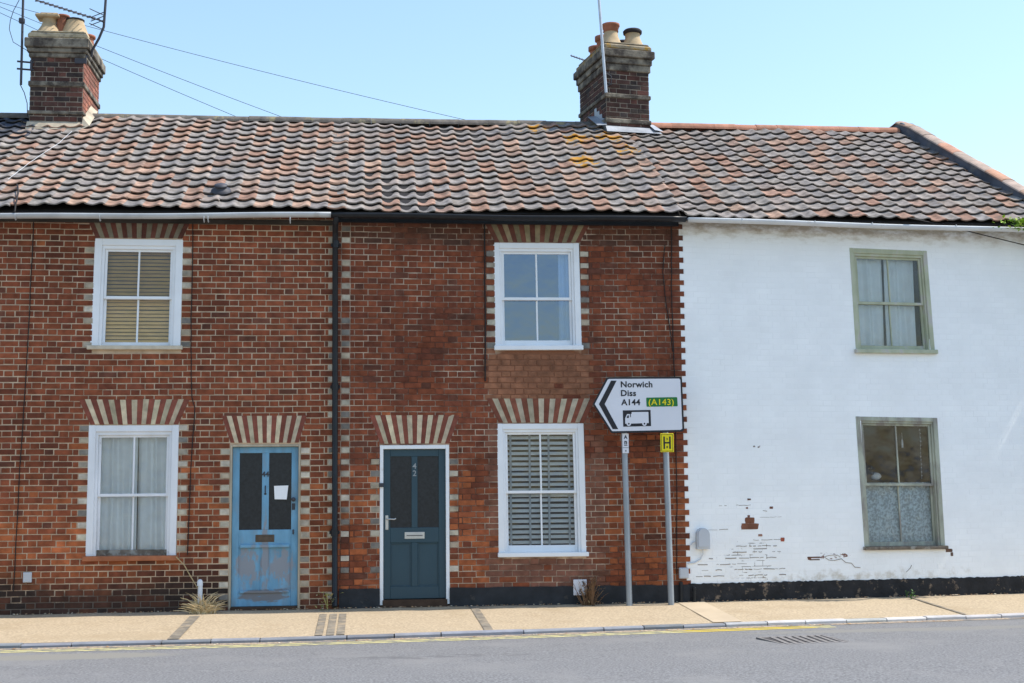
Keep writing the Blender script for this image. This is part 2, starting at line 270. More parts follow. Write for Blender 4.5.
def mix(a, b, t): return tuple(x + (y - x) * t for x, y in zip(a, b))

# ------------------------------------------------------------------ the setting: ground, road, pavement, kerb
KERB = [(-30, -1.6), (-14, -2.35), (-8, -2.52), (-3.67, -2.52), (-1.1, -2.49), (1.6, -2.25), (4.57, -1.88), (7.75, -1.56), (12, -0.9), (20, 0.6), (34, 4.0)]
def kerb_y(x):
    for (x0, y0), (x1, y1) in zip(KERB, KERB[1:]):
        if x <= x1: return y0 + (y1 - y0) * (x - x0) / (x1 - x0)
    return KERB[-1][1]
CORNER = Vector((4.09, 0, 0)); BEND = rad(4.5)
def wall_y(x): return 0.0 if x < 4.09 else (x - 4.09) * math.tan(BEND)
g = MB(); g.add([(-4000, -4000, -0.3), (4000, -4000, -0.3), (4000, 4000, -0.3), (-4000, 4000, -0.3)], [(0, 1, 2, 3)])
tag(g.build('ground', 'ground'), kind='structure')
xs = [-30, -22, -14, -10] + [-8 + 0.25 * i for i in range(0, 81)] + [14, 18, 24, 34]
def road_z(d): return -0.112 + min(0.03 * d, 0.10)
r_ = MB(); ds = [0, 0.3, 0.8, 1.6, 3.0, 4.5, 7.5, 9.0]
vs = [(x, kerb_y(x) - d - 0.0, road_z(min(d, 9 - d) if d > 4.5 else d)) for x in xs for d in ds]; n_ = len(ds)
r_.add(vs, [(i * n_ + k, (i + 1) * n_ + k, (i + 1) * n_ + k + 1, i * n_ + k + 1) for i in range(len(xs) - 1) for k in range(n_ - 1)])
tag(r_.build('road', 'asphalt'), kind='structure')
p_ = MB(); n_ = 5
vs = []
for x in xs:
    for k in range(n_):
        t = k / (n_ - 1); y = wall_y(x) + 0.3 + (kerb_y(x) + 0.125 - wall_y(x) - 0.3) * t
        vs.append((x, y, 0.03 - 0.095 * t + (random.uniform(-.004, .004) if k < 4 else 0)))
p_.add(vs, [(i * n_ + k, (i + 1) * n_ + k, (i + 1) * n_ + k + 1, i * n_ + k + 1) for i in range(len(xs) - 1) for k in range(n_ - 1)], smooth=True)
tag(p_.build('pavement', 'paving'), kind='structure')
def pave_z(x, y):
    a, b = wall_y(x) + 0.3, kerb_y(x) + 0.125
    return 0.03 - 0.095 * (y - a) / (b - a)
far = MB(); far.add([(x, kerb_y(x) - d, z) for x in xs for d, z in ((9.0, 0.0), (12.0, 0.04))], [(2 * i, 2 * i + 2, 2 * i + 3, 2 * i + 1) for i in range(len(xs) - 1)])
far.add([(x, kerb_y(x) - 9.0, z) for x in xs for z in (0.0, -0.2)], [(2 * i, 2 * i + 2, 2 * i + 3, 2 * i + 1) for i in range(len(xs) - 1)])
tag(far.build('far_pavement', 'paving'), kind='structure')
# kerb stones, about 0.9 m each
k_ = MB(); x = -28.0
while x < 32:
    L_ = random.choice([0.46, 0.5, 0.5, 0.9 if x < 2 else 0.5]); a = Vector((x + .006, kerb_y(x + .006), 0)); b = Vector((x + L_ - .006, kerb_y(x + L_ - .006), 0))
    c = jit(mix((0.20, 0.21, 0.23), (0.48, 0.47, 0.45), min(1, max(0, (x - 3.6) / 1.0))), 0.22)
    dz = random.uniform(-.006, .006); z1 = -0.062 + dz; z0 = -0.2; ch = 0.014
    vs = []
    for p in (a, b):
        vs += [(p.x, p.y, z0), (p.x, p.y, z1 - ch), (p.x, p.y + ch, z1), (p.x, p.y + .125, z1), (p.x, p.y + .125, z0)]
    k_.add(vs, [(0, 1, 6, 5), (1, 2, 7, 6), (2, 3, 8, 7), (3, 4, 9, 8), (0, 1, 2, 3, 4), (5, 6, 7, 8, 9)], c)
    x += L_
tag(k_.build('kerb', 'kerb'), kind='structure')
# double yellow lines
yl = MB()
for d in (0.16, 0.33):
    seg = [i for i in xs if -14 <= i <= 5.3]
    vs = [(x, kerb_y(x) - d - q, road_z(d) + 0.004 + (0.0012 if q else 0)) for x in seg for q in (0, 0.075)]
    yl.add(vs, [(2 * i, 2 * i + 2, 2 * i + 3, 2 * i + 1) for i in range(len(seg) - 1)])
tag(yl.build('yellow_road_lines', 'yellow_line'), kind='structure')
gd = MB(); vs = []
for x in [x for x in xs if -10 <= x <= 14]:
    for k, (d, h) in enumerate(((0.0, .012), (.05, .008), (.10 + random.uniform(-.03, .03), .0035))): vs.append((x, kerb_y(x) - d, road_z(d) + h))
n3 = len(vs) // 3; gd.add(vs, [(3 * i + k, 3 * i + 3 + k, 3 * i + 4 + k, 3 * i + 1 + k) for i in range(n3 - 1) for k in (0, 1)], smooth=True)
tag(gd.build('road_edge_grit', 'grit'), kind='structure')
# trench repairs across the pavement
def strip(x0, x1, name, m_, y0=0.02, skew=0.0):
    s_ = MB(); vs = []
    for k in range(9):
        t = k / 8; 
        for x in (x0, x1):
            xx = x + skew * t; y = (wall_y(xx) - y0) + (kerb_y(xx) + 0.14 - wall_y(xx) + y0) * t
            vs.append((xx, y, pave_z(xx, y) + 0.008))
    s_.add(vs, [(2 * i, 2 * i + 1, 2 * i + 3, 2 * i + 2) for i in range(8)])
    return tag(s_.build(name, m_), kind='structure')
strip(-2.02, -1.90, 'pavement_tar_strip', 'patch_dark', 0.5)
for a in (-0.50, -0.38, -0.27): strip(a, a + 0.085, 'pavement_tar_strip', 'patch_dark', 0.55)
strip(1.32, 1.42, 'pavement_tar_strip', 'patch_dark', 0.05)
strip(3.95, 4.30, 'pavement_repair', 'patch_light', 0.05)
strip(7.05, 7.10, 'pavement_tar_strip', 'patch_dark', 0.05)

# ------------------------------------------------------------------ bricks
COURSE = 0.0738
def lay_bricks(mb, x0, x1, z0, z1, colour, holes=(), edge0=None, edge1=None, quoins=(), depth=0.006, jd=0.0012, gap=0.0047, ybase=0.0, bev=0.0035, unit=(0.215, 0.1025), vary=True):
    """Flemish bond. holes: (x0,x1,z0,z1) or callables giving the blocked interval at a course; quoins: (x0,x1,z0,z1,parity)"""
    st, hd = unit[0] + .01, unit[1] + .01; per = st + hd
    nz = int(math.ceil((z1 - z0) / COURSE))
    for r in range(nz):
        za, zb = z0 + r * COURSE, min(z1, z0 + (r + 1) * COURSE); zc = (za + zb) / 2
        if zb - za < 0.03: continue
        ex0 = x0 + (edge0 if edge0 and r % 2 else 0); ex1 = x1 + (edge1 if edge1 and r % 2 else 0)
        free = [(ex0, ex1)]; blocks = []
        for h in holes:
            iv = h(zc) if callable(h) else ((h[0], h[1]) if h[2] - .01 < zc < h[3] + .01 else None)
            if iv: blocks.append(iv)
        qs = []
        for q in quoins:
            if q[2] < zc < q[3] and r % 2 == q[4]:
                qs.append(q); blocks.append((q[0], q[1]))
        for a, b in blocks:
            nf = []
            for c, d in free:
                if b <= c or a >= d: nf.append((c, d)); continue
                if a > c: nf.append((c, a))
                if b < d: nf.append((b, d))
            free = nf
        items = []
        off = (r % 2) * (per / 2) + x0 - per * 2
        for c, d in free:
            x = off + math.floor((c - off) / per) * per - per
            cuts = [c]
            while x < d:
                for e in (x, x + st):
                    if c + 0.035 < e < d - 0.035: cuts.append(e)
                x += per
            cuts.append(d)
            for a, b in zip(cuts, cuts[1:]): items.append((a, b, False))
        for q in qs: items.append((q[0], q[1], random.random() > .10))
        for a, b, isq in items:
            if b - a < 0.02: continue
            col = colour(a, b, zc, isq, r)
            y = ybase - depth + random.uniform(-jd, jd)
            ja = [random.uniform(-.003, .003) for _ in range(4)]; wz = .006 * math.sin(a * 1.3 + zc * .7) + .003 * math.sin(a * 3.1 + 2)
            if not isq: k_ = 1 + .32 * (noise.noise((a * .9, zc * 1.1, r * 0.0 + 3.3)) ) ; col = tuple(v * k_ for v in col) if vary else col
            A, B, Z0, Z1 = a + gap + ja[0], b - gap + ja[1], za + gap + ja[2] + wz, zb - gap + ja[3] + wz
            t1, t2 = random.uniform(-jd, jd) * .5, random.uniform(-jd, jd) * .5
            e = bev
            vs = [(A, ybase + .004, Z0), (B, ybase + .004, Z0), (B, ybase + .004, Z1), (A, ybase + .004, Z1),
                  (A + e * .4, y + e, Z0 + e * .4), (B - e * .4, y + e, Z0 + e * .4), (B - e * .4, y + e, Z1 - e * .4), (A + e * .4, y + e, Z1 - e * .4),
                  (A + e, y + t1, Z0 + e), (B - e, y - t1, Z0 + e), (B - e, y - t1 + t2, Z1 - e), (A + e, y + t1 + t2, Z1 - e)]
            fs = [(8, 9, 10, 11)] + [(i, (i + 1) % 4, (i + 1) % 4 + 4, i + 4) for i in range(4)] + [(i + 4, (i + 1) % 4 + 4, (i + 1) % 4 + 8, i + 8) for i in range(4)]
            mb.add(vs, fs, col)
def slab(mb, x0, x1, z0, z1, holes, y=0.0, reveal=0.22):
    """wall sheet with rectangular openings and their reveals"""
    X = sorted({x0, x1, *[v for h in holes for v in h[:2]]}); Z = sorted({z0, z1, *[v for h in holes for v in h[2:4]]})
    for a, b in zip(X, X[1:]):
        for c, d in zip(Z, Z[1:]):
            mx, mz = (a + b) / 2, (c + d) / 2
            if any(h[0] < mx < h[1] and h[2] < mz < h[3] for h in holes): continue
            mb.add([(a, y, c), (b, y, c), (b, y, d), (a, y, d)], [(0, 1, 2, 3)])
    for h in holes:
        a, b, c, d = h[:4]; Y = y + reveal
        mb.add([(a, y, c), (b, y, c), (b, y, d), (a, y, d), (a, Y, c), (b, Y, c), (b, Y, d), (a, Y, d)], [(0, 4, 5, 1), (1, 5, 6, 2), (2, 6, 7, 3), (3, 7, 4, 0)])
def arch(parent, off, xb0, xb1, xt0, xt1, z0, z1, n, creamcol, redcol, dark=1.0):
    mb = MB()
    for i in range(n):
        def q(t): return xb0 + (xb1 - xb0) * t, xt0 + (xt1 - xt0) * t
        g_ = 0.06 / n
        a0, b0 = q((i + g_ * 2) / n); a1, b1 = q((i + 1 - g_ * 2) / n)
        c = jit(creamcol if i % 2 else redcol, 0.22); c = tuple(v * dark for v in c)
        y = -0.009 + random.uniform(-.002, .002)
        sh = random.uniform(-.004, .004)
        mb.prism([(a0, z0 + sh), (a1, z0 + sh), (b1, z1 + sh), (b0, z1 + sh)], y, 0.01, c)
    return mb.build('brick_arch', 'arch', parent, off)
def arch_hole(xb0, xb1, xt0, xt1, z0, z1):
    def fn(z):
        if not (z0 - .02 < z < z1 - .012): return None
        t = min(1, max(0, (z - z0) / (z1 - z0))); return (xb0 + (xt0 - xb0) * t, xb1 + (xt1 - xb1) * t)
    return fn

# ------------------------------------------------------------------ sash windows
def sash_window(parent, off, quad, frame_m, sash_m, sill_m, glass_m, fw=0.11, ft=0.12, sill_h=0.07, rail_b=0.06, st=0.032, bar=0.022, sill_out=0.03, proud=0.004, label=None, sash2=None, rail_m=None):
    """quad: outline corners (x,z): lower-left, lower-right, upper-right, upper-left, sill included"""
    (ax, az), (bx, bz), (cx, cz), (dx, dz) = quad
    W = ((bx - ax) + (cx - dx)) / 2; H = ((dz - az) + (cz - bz)) / 2
    def mp(x, y, z):
        s, t = x / W, z / H
        return ((ax * (1 - s) + bx * s) * (1 - t) + (dx * (1 - s) + cx * s) * t, y, (az * (1 - s) + bz * s) * (1 - t) + (dz * (1 - s) + cz * s) * t)
    zs = sill_h; e = 0.004
    F = MB()
    y0, y1 = -proud, 0.14
    F.box(0, fw * .72, y0, y1, zs, H, bev=e); F.box(W - fw * .72, W, y0, y1, zs, H, bev=e)
    F.box(fw * .72, W - fw * .72, y0 + .002, y1, H - ft * .66, H, bev=e)
    F.box(fw * .72, fw, y0 + .022, y1, zs, H - ft, bev=e * .6); F.box(W - fw, W - fw * .72, y0 + .022, y1, zs, H - ft, bev=e * .6)
    F.box(fw * .72, W - fw * .72, y0 + .02, y1, H - ft, H - ft * .66, bev=e * .6)
    F.map(mp); fr = F.build('window', frame_m, parent, off)
    if label: fr['label'] = label
    zm = zs + (H - ft - zs) * 0.5; xi0, xi1 = fw, W - fw; xm = (xi0 + xi1) / 2
    for k, (za, zb, yy) in enumerate(((zm - .018, H - ft, 0.040), (zs, zm + .018, 0.078))):
        s_ = MB(); top = 0.03 if k == 0 else 0.036; bot = 0.036 if k == 0 else rail_b
        s_.box(xi0 + .001, xi0 + st, yy, yy + .035, za, zb, bev=.003); s_.box(xi1 - st, xi1 - .001, yy, yy + .035, za, zb, bev=.003)
        s_.box(xi0 + st, xi1 - st, yy + .002, yy + .033, zb - top, zb, bev=.003)
        if not (k and rail_m): s_.box(xi0 + st, xi1 - st, yy + .002, yy + .033, za, za + bot, bev=.003)
        s_.box(xm - bar / 2, xm + bar / 2, yy + .004, yy + .03, za + bot, zb - top, bev=.003)
        s_.map(mp); so_ = s_.build('sash', sash2 if (k and sash2) else sash_m, fr, off)
        if k and rail_m:
            b_ = MB(); b_.box(xi0 + .002, xi1 - .002, yy - .004, yy + .037, za - .001, za + bot, bev=.003); b_.map(mp); b_.build('bottom_rail', rail_m, fr, off)
        p = MB(); yg = yy + .018
        p.add([mp(xi0 + st * .5, yg, za + .02), mp(xi1 - st * .5, yg, za + .02), mp(xi1 - st * .5, yg, zb - .02), mp(xi0 + st * .5, yg, zb - .02)], [(0, 1, 2, 3)])
        p.build('pane', glass_m[k] if isinstance(glass_m, (list, tuple)) else glass_m, fr, off)
    s_ = MB(); s_.box(-sill_out, W + sill_out, -proud - .05, 0.13, 0.0, sill_h, bev=.006); s_.map(mp); s_.build('sill', sill_m, fr, off)
    return fr
def curtain(name, x0, x1, z0, z1, y, m_, folds, amp, label, cat, rootxf, group=None, lean=0.0, gather=0.0):
    """a hanging cloth sheet with folds, two faces 2 mm apart"""
    nx, nz = 120, 14; vs = []; fs = []
    ph = random.random() * 6
    for j in range(nz + 1):
        t = j / nz
        for i in range(nx + 1):
            s = i / nx; k = folds * 2 * math.pi
            yy = y + amp * (0.6 + .4 * (1 - t)) * (math.sin(k * s + ph + .5 * math.sin(3 * t + s * 9)) + .16 * math.sin(k * 1.7 * s + 1 + ph))
            xx = x0 + (x1 - x0) * s + lean * (1 - t) * s + gather * (1 - t) * (0.5 - s)
            vs.append((xx, yy, z0 + (z1 - z0) * t + .006 * math.sin(k * s) * (1 - t)))
    n1 = nx + 1
    for j in range(nz):
        for i in range(nx): fs.append((j * n1 + i, j * n1 + i + 1, (j + 1) * n1 + i + 1, (j + 1) * n1 + i))
    mb = MB(); mb.add(vs, fs, smooth=True)
    base = ((x0 + x1) / 2, y, z0); o = mb.build(name, m_, None, base)
    place(o, base, rootxf); return tag(o, label, cat, group)
def place(o, base, xf):
    if xf: o.location = xf @ Vector(base); o.rotation_euler.z = BEND
    else: o.location = base
def blind(x0, x1, z0, z1, y, m_, pitch_, tilt, label, xf=None, tapes=(), tape_m=None, slat=0.045, th=0.002, top_m=None):
    root = empty('slatted_blind', ((x0 + x1) / 2, y, z0), label, 'window blind'); off = root.location
    mb = MB(); z = z0 + .02
    while z < z1 - .03:
        c, s = math.cos(tilt) * slat / 2, math.sin(tilt) * slat / 2; j = random.uniform(-.002, .002)
        a = random.uniform(-.003, .003)
        mb.add([(x0, y - c, z - s + j), (x1, y - c, z - s + j + a), (x1, y + c, z + s + j + a), (x0, y + c, z + s + j), (x0, y - c, z - s + j + th), (x1, y - c, z - s + j + a + th), (x1, y + c, z + s + j + a + th), (x0, y + c, z + s + j + th)],
               [(0, 1, 2, 3), (4, 5, 6, 7), (0, 1, 5, 4), (1, 2, 6, 5), (2, 3, 7, 6), (3, 0, 4, 7)])
        z += pitch_
    mb.build('slats', m_, root, off)
    hb = MB(); hb.box(x0, x1, y - .03, y + .03, z1 - .03, z1, bev=.004); hb.build('head_rail', m_, root, off); hb = MB(); hb.box(x0, x1, y - .02, y + .02, z0, z0 + .015, bev=.003); hb.build('bottom_rail', m_, root, off)
    for t in tapes:
        tp = MB(); tp.box(t - .013, t + .013, y - slat / 2 - .004, y - slat / 2 - .002, z0, z1 - .03); tp.build('ladder_tape', tape_m, root, off)
    return root

# ------------------------------------------------------------------ pantiled roofs
GAUGE, TW = 0.267, 0.226
PROFILE = [(s_, h_ * .8) for s_, h_ in [(0.0, .016), (.10, .006), (.22, -.002), (.36, -.006), (.50, -.004), (.62, .004), (.72, .015), (.81, .025), (.89, .030), (.97, .027), (1.04, .018), (1.09, .006)]]
def roof_surface(u0, u1, ez, rz, ey, ry):
    def P(u, d, h):
        t = (u - u0) / (u1 - u0); e = Vector((u, ey, ez[0] + (ez[1] - ez[0]) * t)); r = Vector((u, ry, rz[0] + (rz[1] - rz[0]) * t))
        dv = (r - e); L_ = dv.length; dv /= L_; n = Vector((0, -dv.z, dv.y)).normalized()
        sag = -0.026 * math.sin(u * 0.9 + 1.0) - 0.02 * math.sin(u * 2.1 + d * 1.3) 
        return e + dv * d + n * (h + sag)
    return P
def pantiles(mb, P, ua, ub, length, colour, row_m=0.0):
    rows = int(round(length / GAUGE)); i0 = int(math.floor(ua / TW)); i1 = int(math.ceil(ub / TW))
    for r in range(rows):
        for i in range(i0, i1):
            d0 = r * GAUGE + random.uniform(-.012, .012); d1 = min(r * GAUGE + GAUGE + 0.045, length + .02)
            du = random.uniform(-.005, .005); dh = random.uniform(0, .008); tw = random.uniform(-.006, .006); sk = random.uniform(-.006, .006)
            if random.random() < .025: d0 -= random.uniform(.02, .05); sk *= 4; du *= 2
            c = colour((i + .5) * TW, r); th = .017
            top0, top1, bot0 = [], [], []
            for s, h in PROFILE:
                u = (i + s) * TW + du
                hh = h + 0.054 + dh + tw * (s - .5)
                dd = d0 + sk * (s - .5)
                top0.append(P(u, dd, hh)); bot0.append(P(u, dd + .002, hh - th)); top1.append(P(u, d1, h + 0.018))
            n = len(PROFILE)
            mb.add(top0 + top1, [(k, k + 1, n + k + 1, n + k) for k in range(n - 1)], c, True)
            mb.add(top0 + bot0, [(k, n + k, n + k + 1, k + 1) for k in range(n - 1)], c)
            e1 = [top0[-1], top1[-1], P((i + 1.09) * TW + du, d1, .0), bot0[-1]]
            mb.add(e1, [(0, 1, 2, 3)], c)
GREYS = [(.225, .202, .184), (.21, .19, .176), (.24, .212, .19), (.19, .174, .164), (.24, .20, .175)]
ORNG = [(.285, .175, .128), (.26, .155, .112), (.31, .205, .152), (.25, .168, .132)]
def tile_colour(frac):
    last = {}
    def fn(u, r):
        q = random.random()
        f_ = frac(u, r) if callable(frac) else frac
        f_ *= .45 if last.get(r) else 1.55
        last[r] = q < f_
        return jit(random.choice(ORNG) if q < f_ else random.choice(GREYS), 0.10)
    return fn
def clip(o, co, no):
    bm = bmesh.new(); bm.from_mesh(o.data)
    bmesh.ops.bisect_plane(bm, geom=list(bm.verts) + list(bm.edges) + list(bm.faces), plane_co=co, plane_no=no, clear_outer=True)
    bm.to_mesh(o.data); bm.free()
def ridge_row(mb, a, b, ztop, r, seg, colf, y):
    """half-round ridge tiles butted end to end"""
    n = max(1, round((b - a) / seg)); L_ = (b - a) / n
    for i in range(n):
        x0, x1 = a + i * L_ + .001, a + (i + 1) * L_ - .001; t0 = (x0 - a) / (b - a); t1 = (x1 - a) / (b - a)
        dz = random.uniform(-.005, .005); dz2 = dz + random.uniform(-.004, .004); vs = []; m_ = 10
        za, zb = ztop[0] + (ztop[1] - ztop[0]) * t0, ztop[0] + (ztop[1] - ztop[0]) * t1
        for x, zt in ((x0, za + dz), (x1, zb + dz2)):
            for rr in (r, r - .018):
                for k in range(m_ + 1):
                    q = math.pi * (k / m_) ; vs.append((x, y - rr * math.cos(q) * 1.05, zt - r + rr * math.sin(q)))
        h = m_ + 1; fs = []
        for k in range(m_): fs += [(k, k + 1, 2 * h + k + 1, 2 * h + k), (h + k, 3 * h + k, 3 * h + k + 1, h + k + 1), (k, h + k, h + k + 1, k + 1), (2 * h + k, 2 * h + k + 1, 3 * h + k + 1, 3 * h + k)]
        mb.add(vs, fs, colf())
def back_roof(parent, off, u0, u1, rz, ez, ry):
    mb = MB(); mb.add([(u0, ry, rz[0] - .03), (u1, ry, rz[1] - .03), (u1, ry * 2 + .2, ez), (u0, ry * 2 + .2, ez)], [(0, 1, 2, 3)], (.2, .17, .16)); return mb
EY, RY = -0.235, 3.2
def gutter(parent, off, u0, u1, z0, z1, m_, y=-0.28, r=0.058, brackets=()):
    mb = MB(); n = 10; vs = []; segs = 24
    for i in range(segs + 1):
        t = i / segs; u = u0 + (u1 - u0) * t; z = z0 + (z1 - z0) * t + .006 * math.sin(t * 9)
        for rr in (r, r - .006):
            for k in range(n + 1):
                q = math.pi + math.pi * k / n; vs.append((u, y + rr * math.cos(q), z + rr * math.sin(q)))
    h = n + 1; w_ = 2 * h; fs = []
    for i in range(segs):
        for k in range(n):
            fs += [(i * w_ + k, i * w_ + k + 1, (i + 1) * w_ + k + 1, (i + 1) * w_ + k), (i * w_ + h + k, (i + 1) * w_ + h + k, (i + 1) * w_ + h + k + 1, i * w_ + h + k + 1)]
        for k in (0, n): fs.append((i * w_ + k, (i + 1) * w_ + k, (i + 1) * w_ + h + k, i * w_ + h + k))
    for e in (0, segs):                                  # stop ends
        fs.append(tuple(e * w_ + k for k in range(h)))
    mb.add(vs, fs, smooth=True)
    go = mb.build('gutter', m_, parent, off)
    for b in brackets:
        bb = MB(); bb.tube([(b, y + .04, z0 - .04), (b, y, z0 - r - .001), (b, y - .04, z0 - .036), (b, y - r - .001, z0 - .01), (b, y - r, z0 + .006)], .007, 6); bb.build('gutter_bracket', m_, go, off)
    return go

# ------------------------------------------------------------------ brick houses (left and middle)
DARK, RED, PURP, ORA = (.162, .047, .024), (.208, .058, .026), (.125, .045, .027), (.35, .102, .037)
PALE = [(.46, .41, .32), (.36, .31, .24), (.53, .47, .38), (.20, .18, .155), (.40, .33, .24)]
def left_colour(a, b, z, q, r):
    if q: return jit(random.choice(PALE), .1)
    pr = random.random(); low = max(0, min(1, (1.85 - z) / 0.8))
    x = (a + b) / 2
    if pr < .02 * (1 - low) + .03: c = PURP
    elif pr < .34 - .18 * low: c = DARK
    elif pr < 1 - (.006 + .36 * low): c = RED
    else: c = ORA
    c = jit(c, .18)
    if low > .2 and random.random() < .5: c = mix(c, ORA, .35 * low)
    soot = max(0, min(1, (.58 + .12 * math.sin(x * 2.3) - z) / .30)) * (1 - .45 * max(0, min(1, (x + 1.0) / .5)))
    c = mix(c, (.030, .024, .020), soot * random.uniform(.70, .97))
    return c
def mid_colour(a, b, z, q, r):
    x = (a + b) / 2
    if q: return jit(random.choice(PALE), .1)
    if 1.55 < x < 2.95 and 2.55 < z < 3.22 and random.random() < .96: return jit((.26, .112, .060), .08)
    if z < 2.35 and (1.5 < x < 1.72 or 2.78 < x < 3.02) and random.random() < .75: return jit((.20, .082, .050), .15)
    if z < 0.62 and 1.6 < x < 2.9 and random.random() < .8: return jit((.185, .08, .052), .15)
    pr = random.random(); low = max(0, min(1, (1.95 - z) / 0.7))
    if pr < .02 * (1 - low) + .06: c = PURP
    elif pr < .5 - .25 * low: c = DARK
    elif pr < 1 - (.004 + .30 * low): c = RED
    else: c = ORA
    c = jit(c, .13)
    if low > .2 and random.random() < .5: c = mix(c, ORA, .3 * low)
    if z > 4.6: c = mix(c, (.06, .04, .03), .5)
    return c
CREAM, AR = (.52, .43, .29), (.22, .068, .045)
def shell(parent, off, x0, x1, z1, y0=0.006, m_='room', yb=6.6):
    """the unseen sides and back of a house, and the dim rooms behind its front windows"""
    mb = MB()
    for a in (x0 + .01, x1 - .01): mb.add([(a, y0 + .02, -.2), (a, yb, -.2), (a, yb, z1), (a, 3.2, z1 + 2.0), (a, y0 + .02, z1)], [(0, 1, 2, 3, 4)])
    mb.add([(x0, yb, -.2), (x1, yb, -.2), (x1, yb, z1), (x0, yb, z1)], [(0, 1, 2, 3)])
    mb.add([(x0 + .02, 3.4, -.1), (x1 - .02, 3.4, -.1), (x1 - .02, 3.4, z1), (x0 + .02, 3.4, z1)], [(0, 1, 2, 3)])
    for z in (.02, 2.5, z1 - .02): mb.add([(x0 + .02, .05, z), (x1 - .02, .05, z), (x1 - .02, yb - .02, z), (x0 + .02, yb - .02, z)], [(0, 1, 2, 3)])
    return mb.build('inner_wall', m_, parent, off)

LX0, LX1 = -4.75, -0.33
Lh = empty('brick_house', (-2.5, 0, 0), 'red brick terraced house with flaking blue door and worn white sash windows, at the left', 'house')
lo_ = Lh.location.copy()
wUL = (-3.31, -2.245, 3.22, 4.60); wLL = (-3.325, -2.255, 0.645, 2.28); dBD = (-1.625, -0.765, 0.03, 2.04)
holesL = [wUL, wLL, dBD]
aLL = (-3.31, -2.26, -3.455, -2.125, 2.295, 2.60); aBD = (-1.62, -0.79, -1.735, -0.69, 2.06, 2.395); aUL = (-3.30, -2.25, -3.40, -2.15, 4.615, 4.83)
qu = []
for (a, b, c, d) in holesL: qu += [(a - .115, a, c + .02, d - .02, 0), (b, b + .115, c + .02, d - .02, 0)]
qu += [(LX1 - .10, LX1, .1, 4.8, 0)]
mb = MB(); slab(mb, LX0, LX1, -.15, 4.93, holesL, y=0.0); wl = mb.build('wall', 'mortar_pale', Lh, lo_)
mb = MB(); lay_bricks(mb, LX0, LX1, 0.0, 4.93, left_colour, holesL + [arch_hole(*aLL), arch_hole(*aBD), arch_hole(*aUL)], quoins=qu); mb.build('brickwork', 'brick', Lh, lo_)
arch(Lh, lo_, *aLL, 19, CREAM, AR); arch(Lh, lo_, *aBD, 17, CREAM, AR); arch(Lh, lo_, *aUL, 19, (.20, .17, .12), (.12, .042, .03))
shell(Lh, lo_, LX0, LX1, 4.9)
sash_window(Lh, lo_, [(-3.34, 3.215), (-2.25, 3.215), (-2.235, 4.60), (-3.31, 4.605)], 'white_paint', 'white_paint', 'cream_sill', 'glass', fw=.125, ft=.125, sill_h=.05, rail_b=.05, label='upstairs window with a stained cream sill', rail_m='old_white')
sash_window(Lh, lo_, [(-3.335, .64), (-2.26, .635), (-2.25, 2.285), (-3.33, 2.285)], 'old_white', 'old_white', 'terracotta', 'glass_dirty', fw=.115, ft=.12, sill_h=.06, rail_b=.07, label='downstairs window with peeling white paint and a red tile sill', rail_m='rot')
blind(-3.22, -2.34, 3.27, 4.51, 0.15, 'slat_tan', .046, 1.05, 'tan wooden slatted blind closed behind the upstairs window of the left house', slat=.042)
curtain('net_curtain', -3.23, -2.76, .70, 2.22, .160, 'net', 3.3, .034, 'left half of the white net curtains behind the window with the red sill', 'curtain', None)
curtain('net_curtain', -2.755, -2.33, .70, 2.22, .160, 'net', 2.8, .034, 'right half of the white net curtains behind the window with the red sill', 'curtain', None)
# blue door
def boxes(name, m_, parent, off, *bs, bev=0.004):
    mb = MB()
    for b in bs: mb.box(*b, bev=bev)
    return mb.build(name, m_, parent, off)
def panel_door(parent, off, x0, x1, z0, z1, y, m_, glass, label, stile=.085, mid=.07, bar_z=(.92, 1.06), top=.1, bot=.17, panel_recess=.016):
    """two tall panes above, two sunk panels below"""
    base = Vector(((x0 + x1) / 2, y, z0)); W = x1 - x0; H = z1 - z0
    d = MB(); h = W / 2
    d.box(-h, -h + stile, 0, .045, 0, H, bev=.004); d.box(h - stile, h, 0, .045, 0, H, bev=.004)
    d.box(-h + stile, h - stile, .001, .045, H - top, H, bev=.004); d.box(-h + stile, h - stile, .001, .045, 0, bot, bev=.004)
    d.box(-h + stile, h - stile, .001, .045, bar_z[0], bar_z[1], bev=.004)
    d.box(-mid / 2, mid / 2, .0015, .045, bar_z[1], H - top, bev=.004); d.box(-mid / 2, mid / 2, .0015, .045, bot, bar_z[0], bev=.004)
    for s in (-1, 1):
        a, b = sorted((s * mid / 2, s * (h - stile)))
        d.box(a, b, panel_recess, .04, bot, bar_z[0])
        # bolection round the sunk panel
        d.box(a, a + .014, .007, .03, bot, bar_z[0], bev=.003); d.box(b - .014, b, .007, .03, bot, bar_z[0], bev=.003)
        d.box(a + .014, b - .014, .007, .03, bar_z[0] - .014, bar_z[0], bev=.003); d.box(a + .014, b - .014, .007, .03, bot, bot + .014, bev=.003)
    do = d.build('door', m_, parent); do.location = base - Vector(off); do['label'] = label
    for s in (-1, 1):
        a, b = sorted((s * mid / 2, s * (h - stile)))
        p = MB(); p.box(a, b, .014, .022, bar_z[1], H - top); p.build('door_pane', glass, do)
    return do
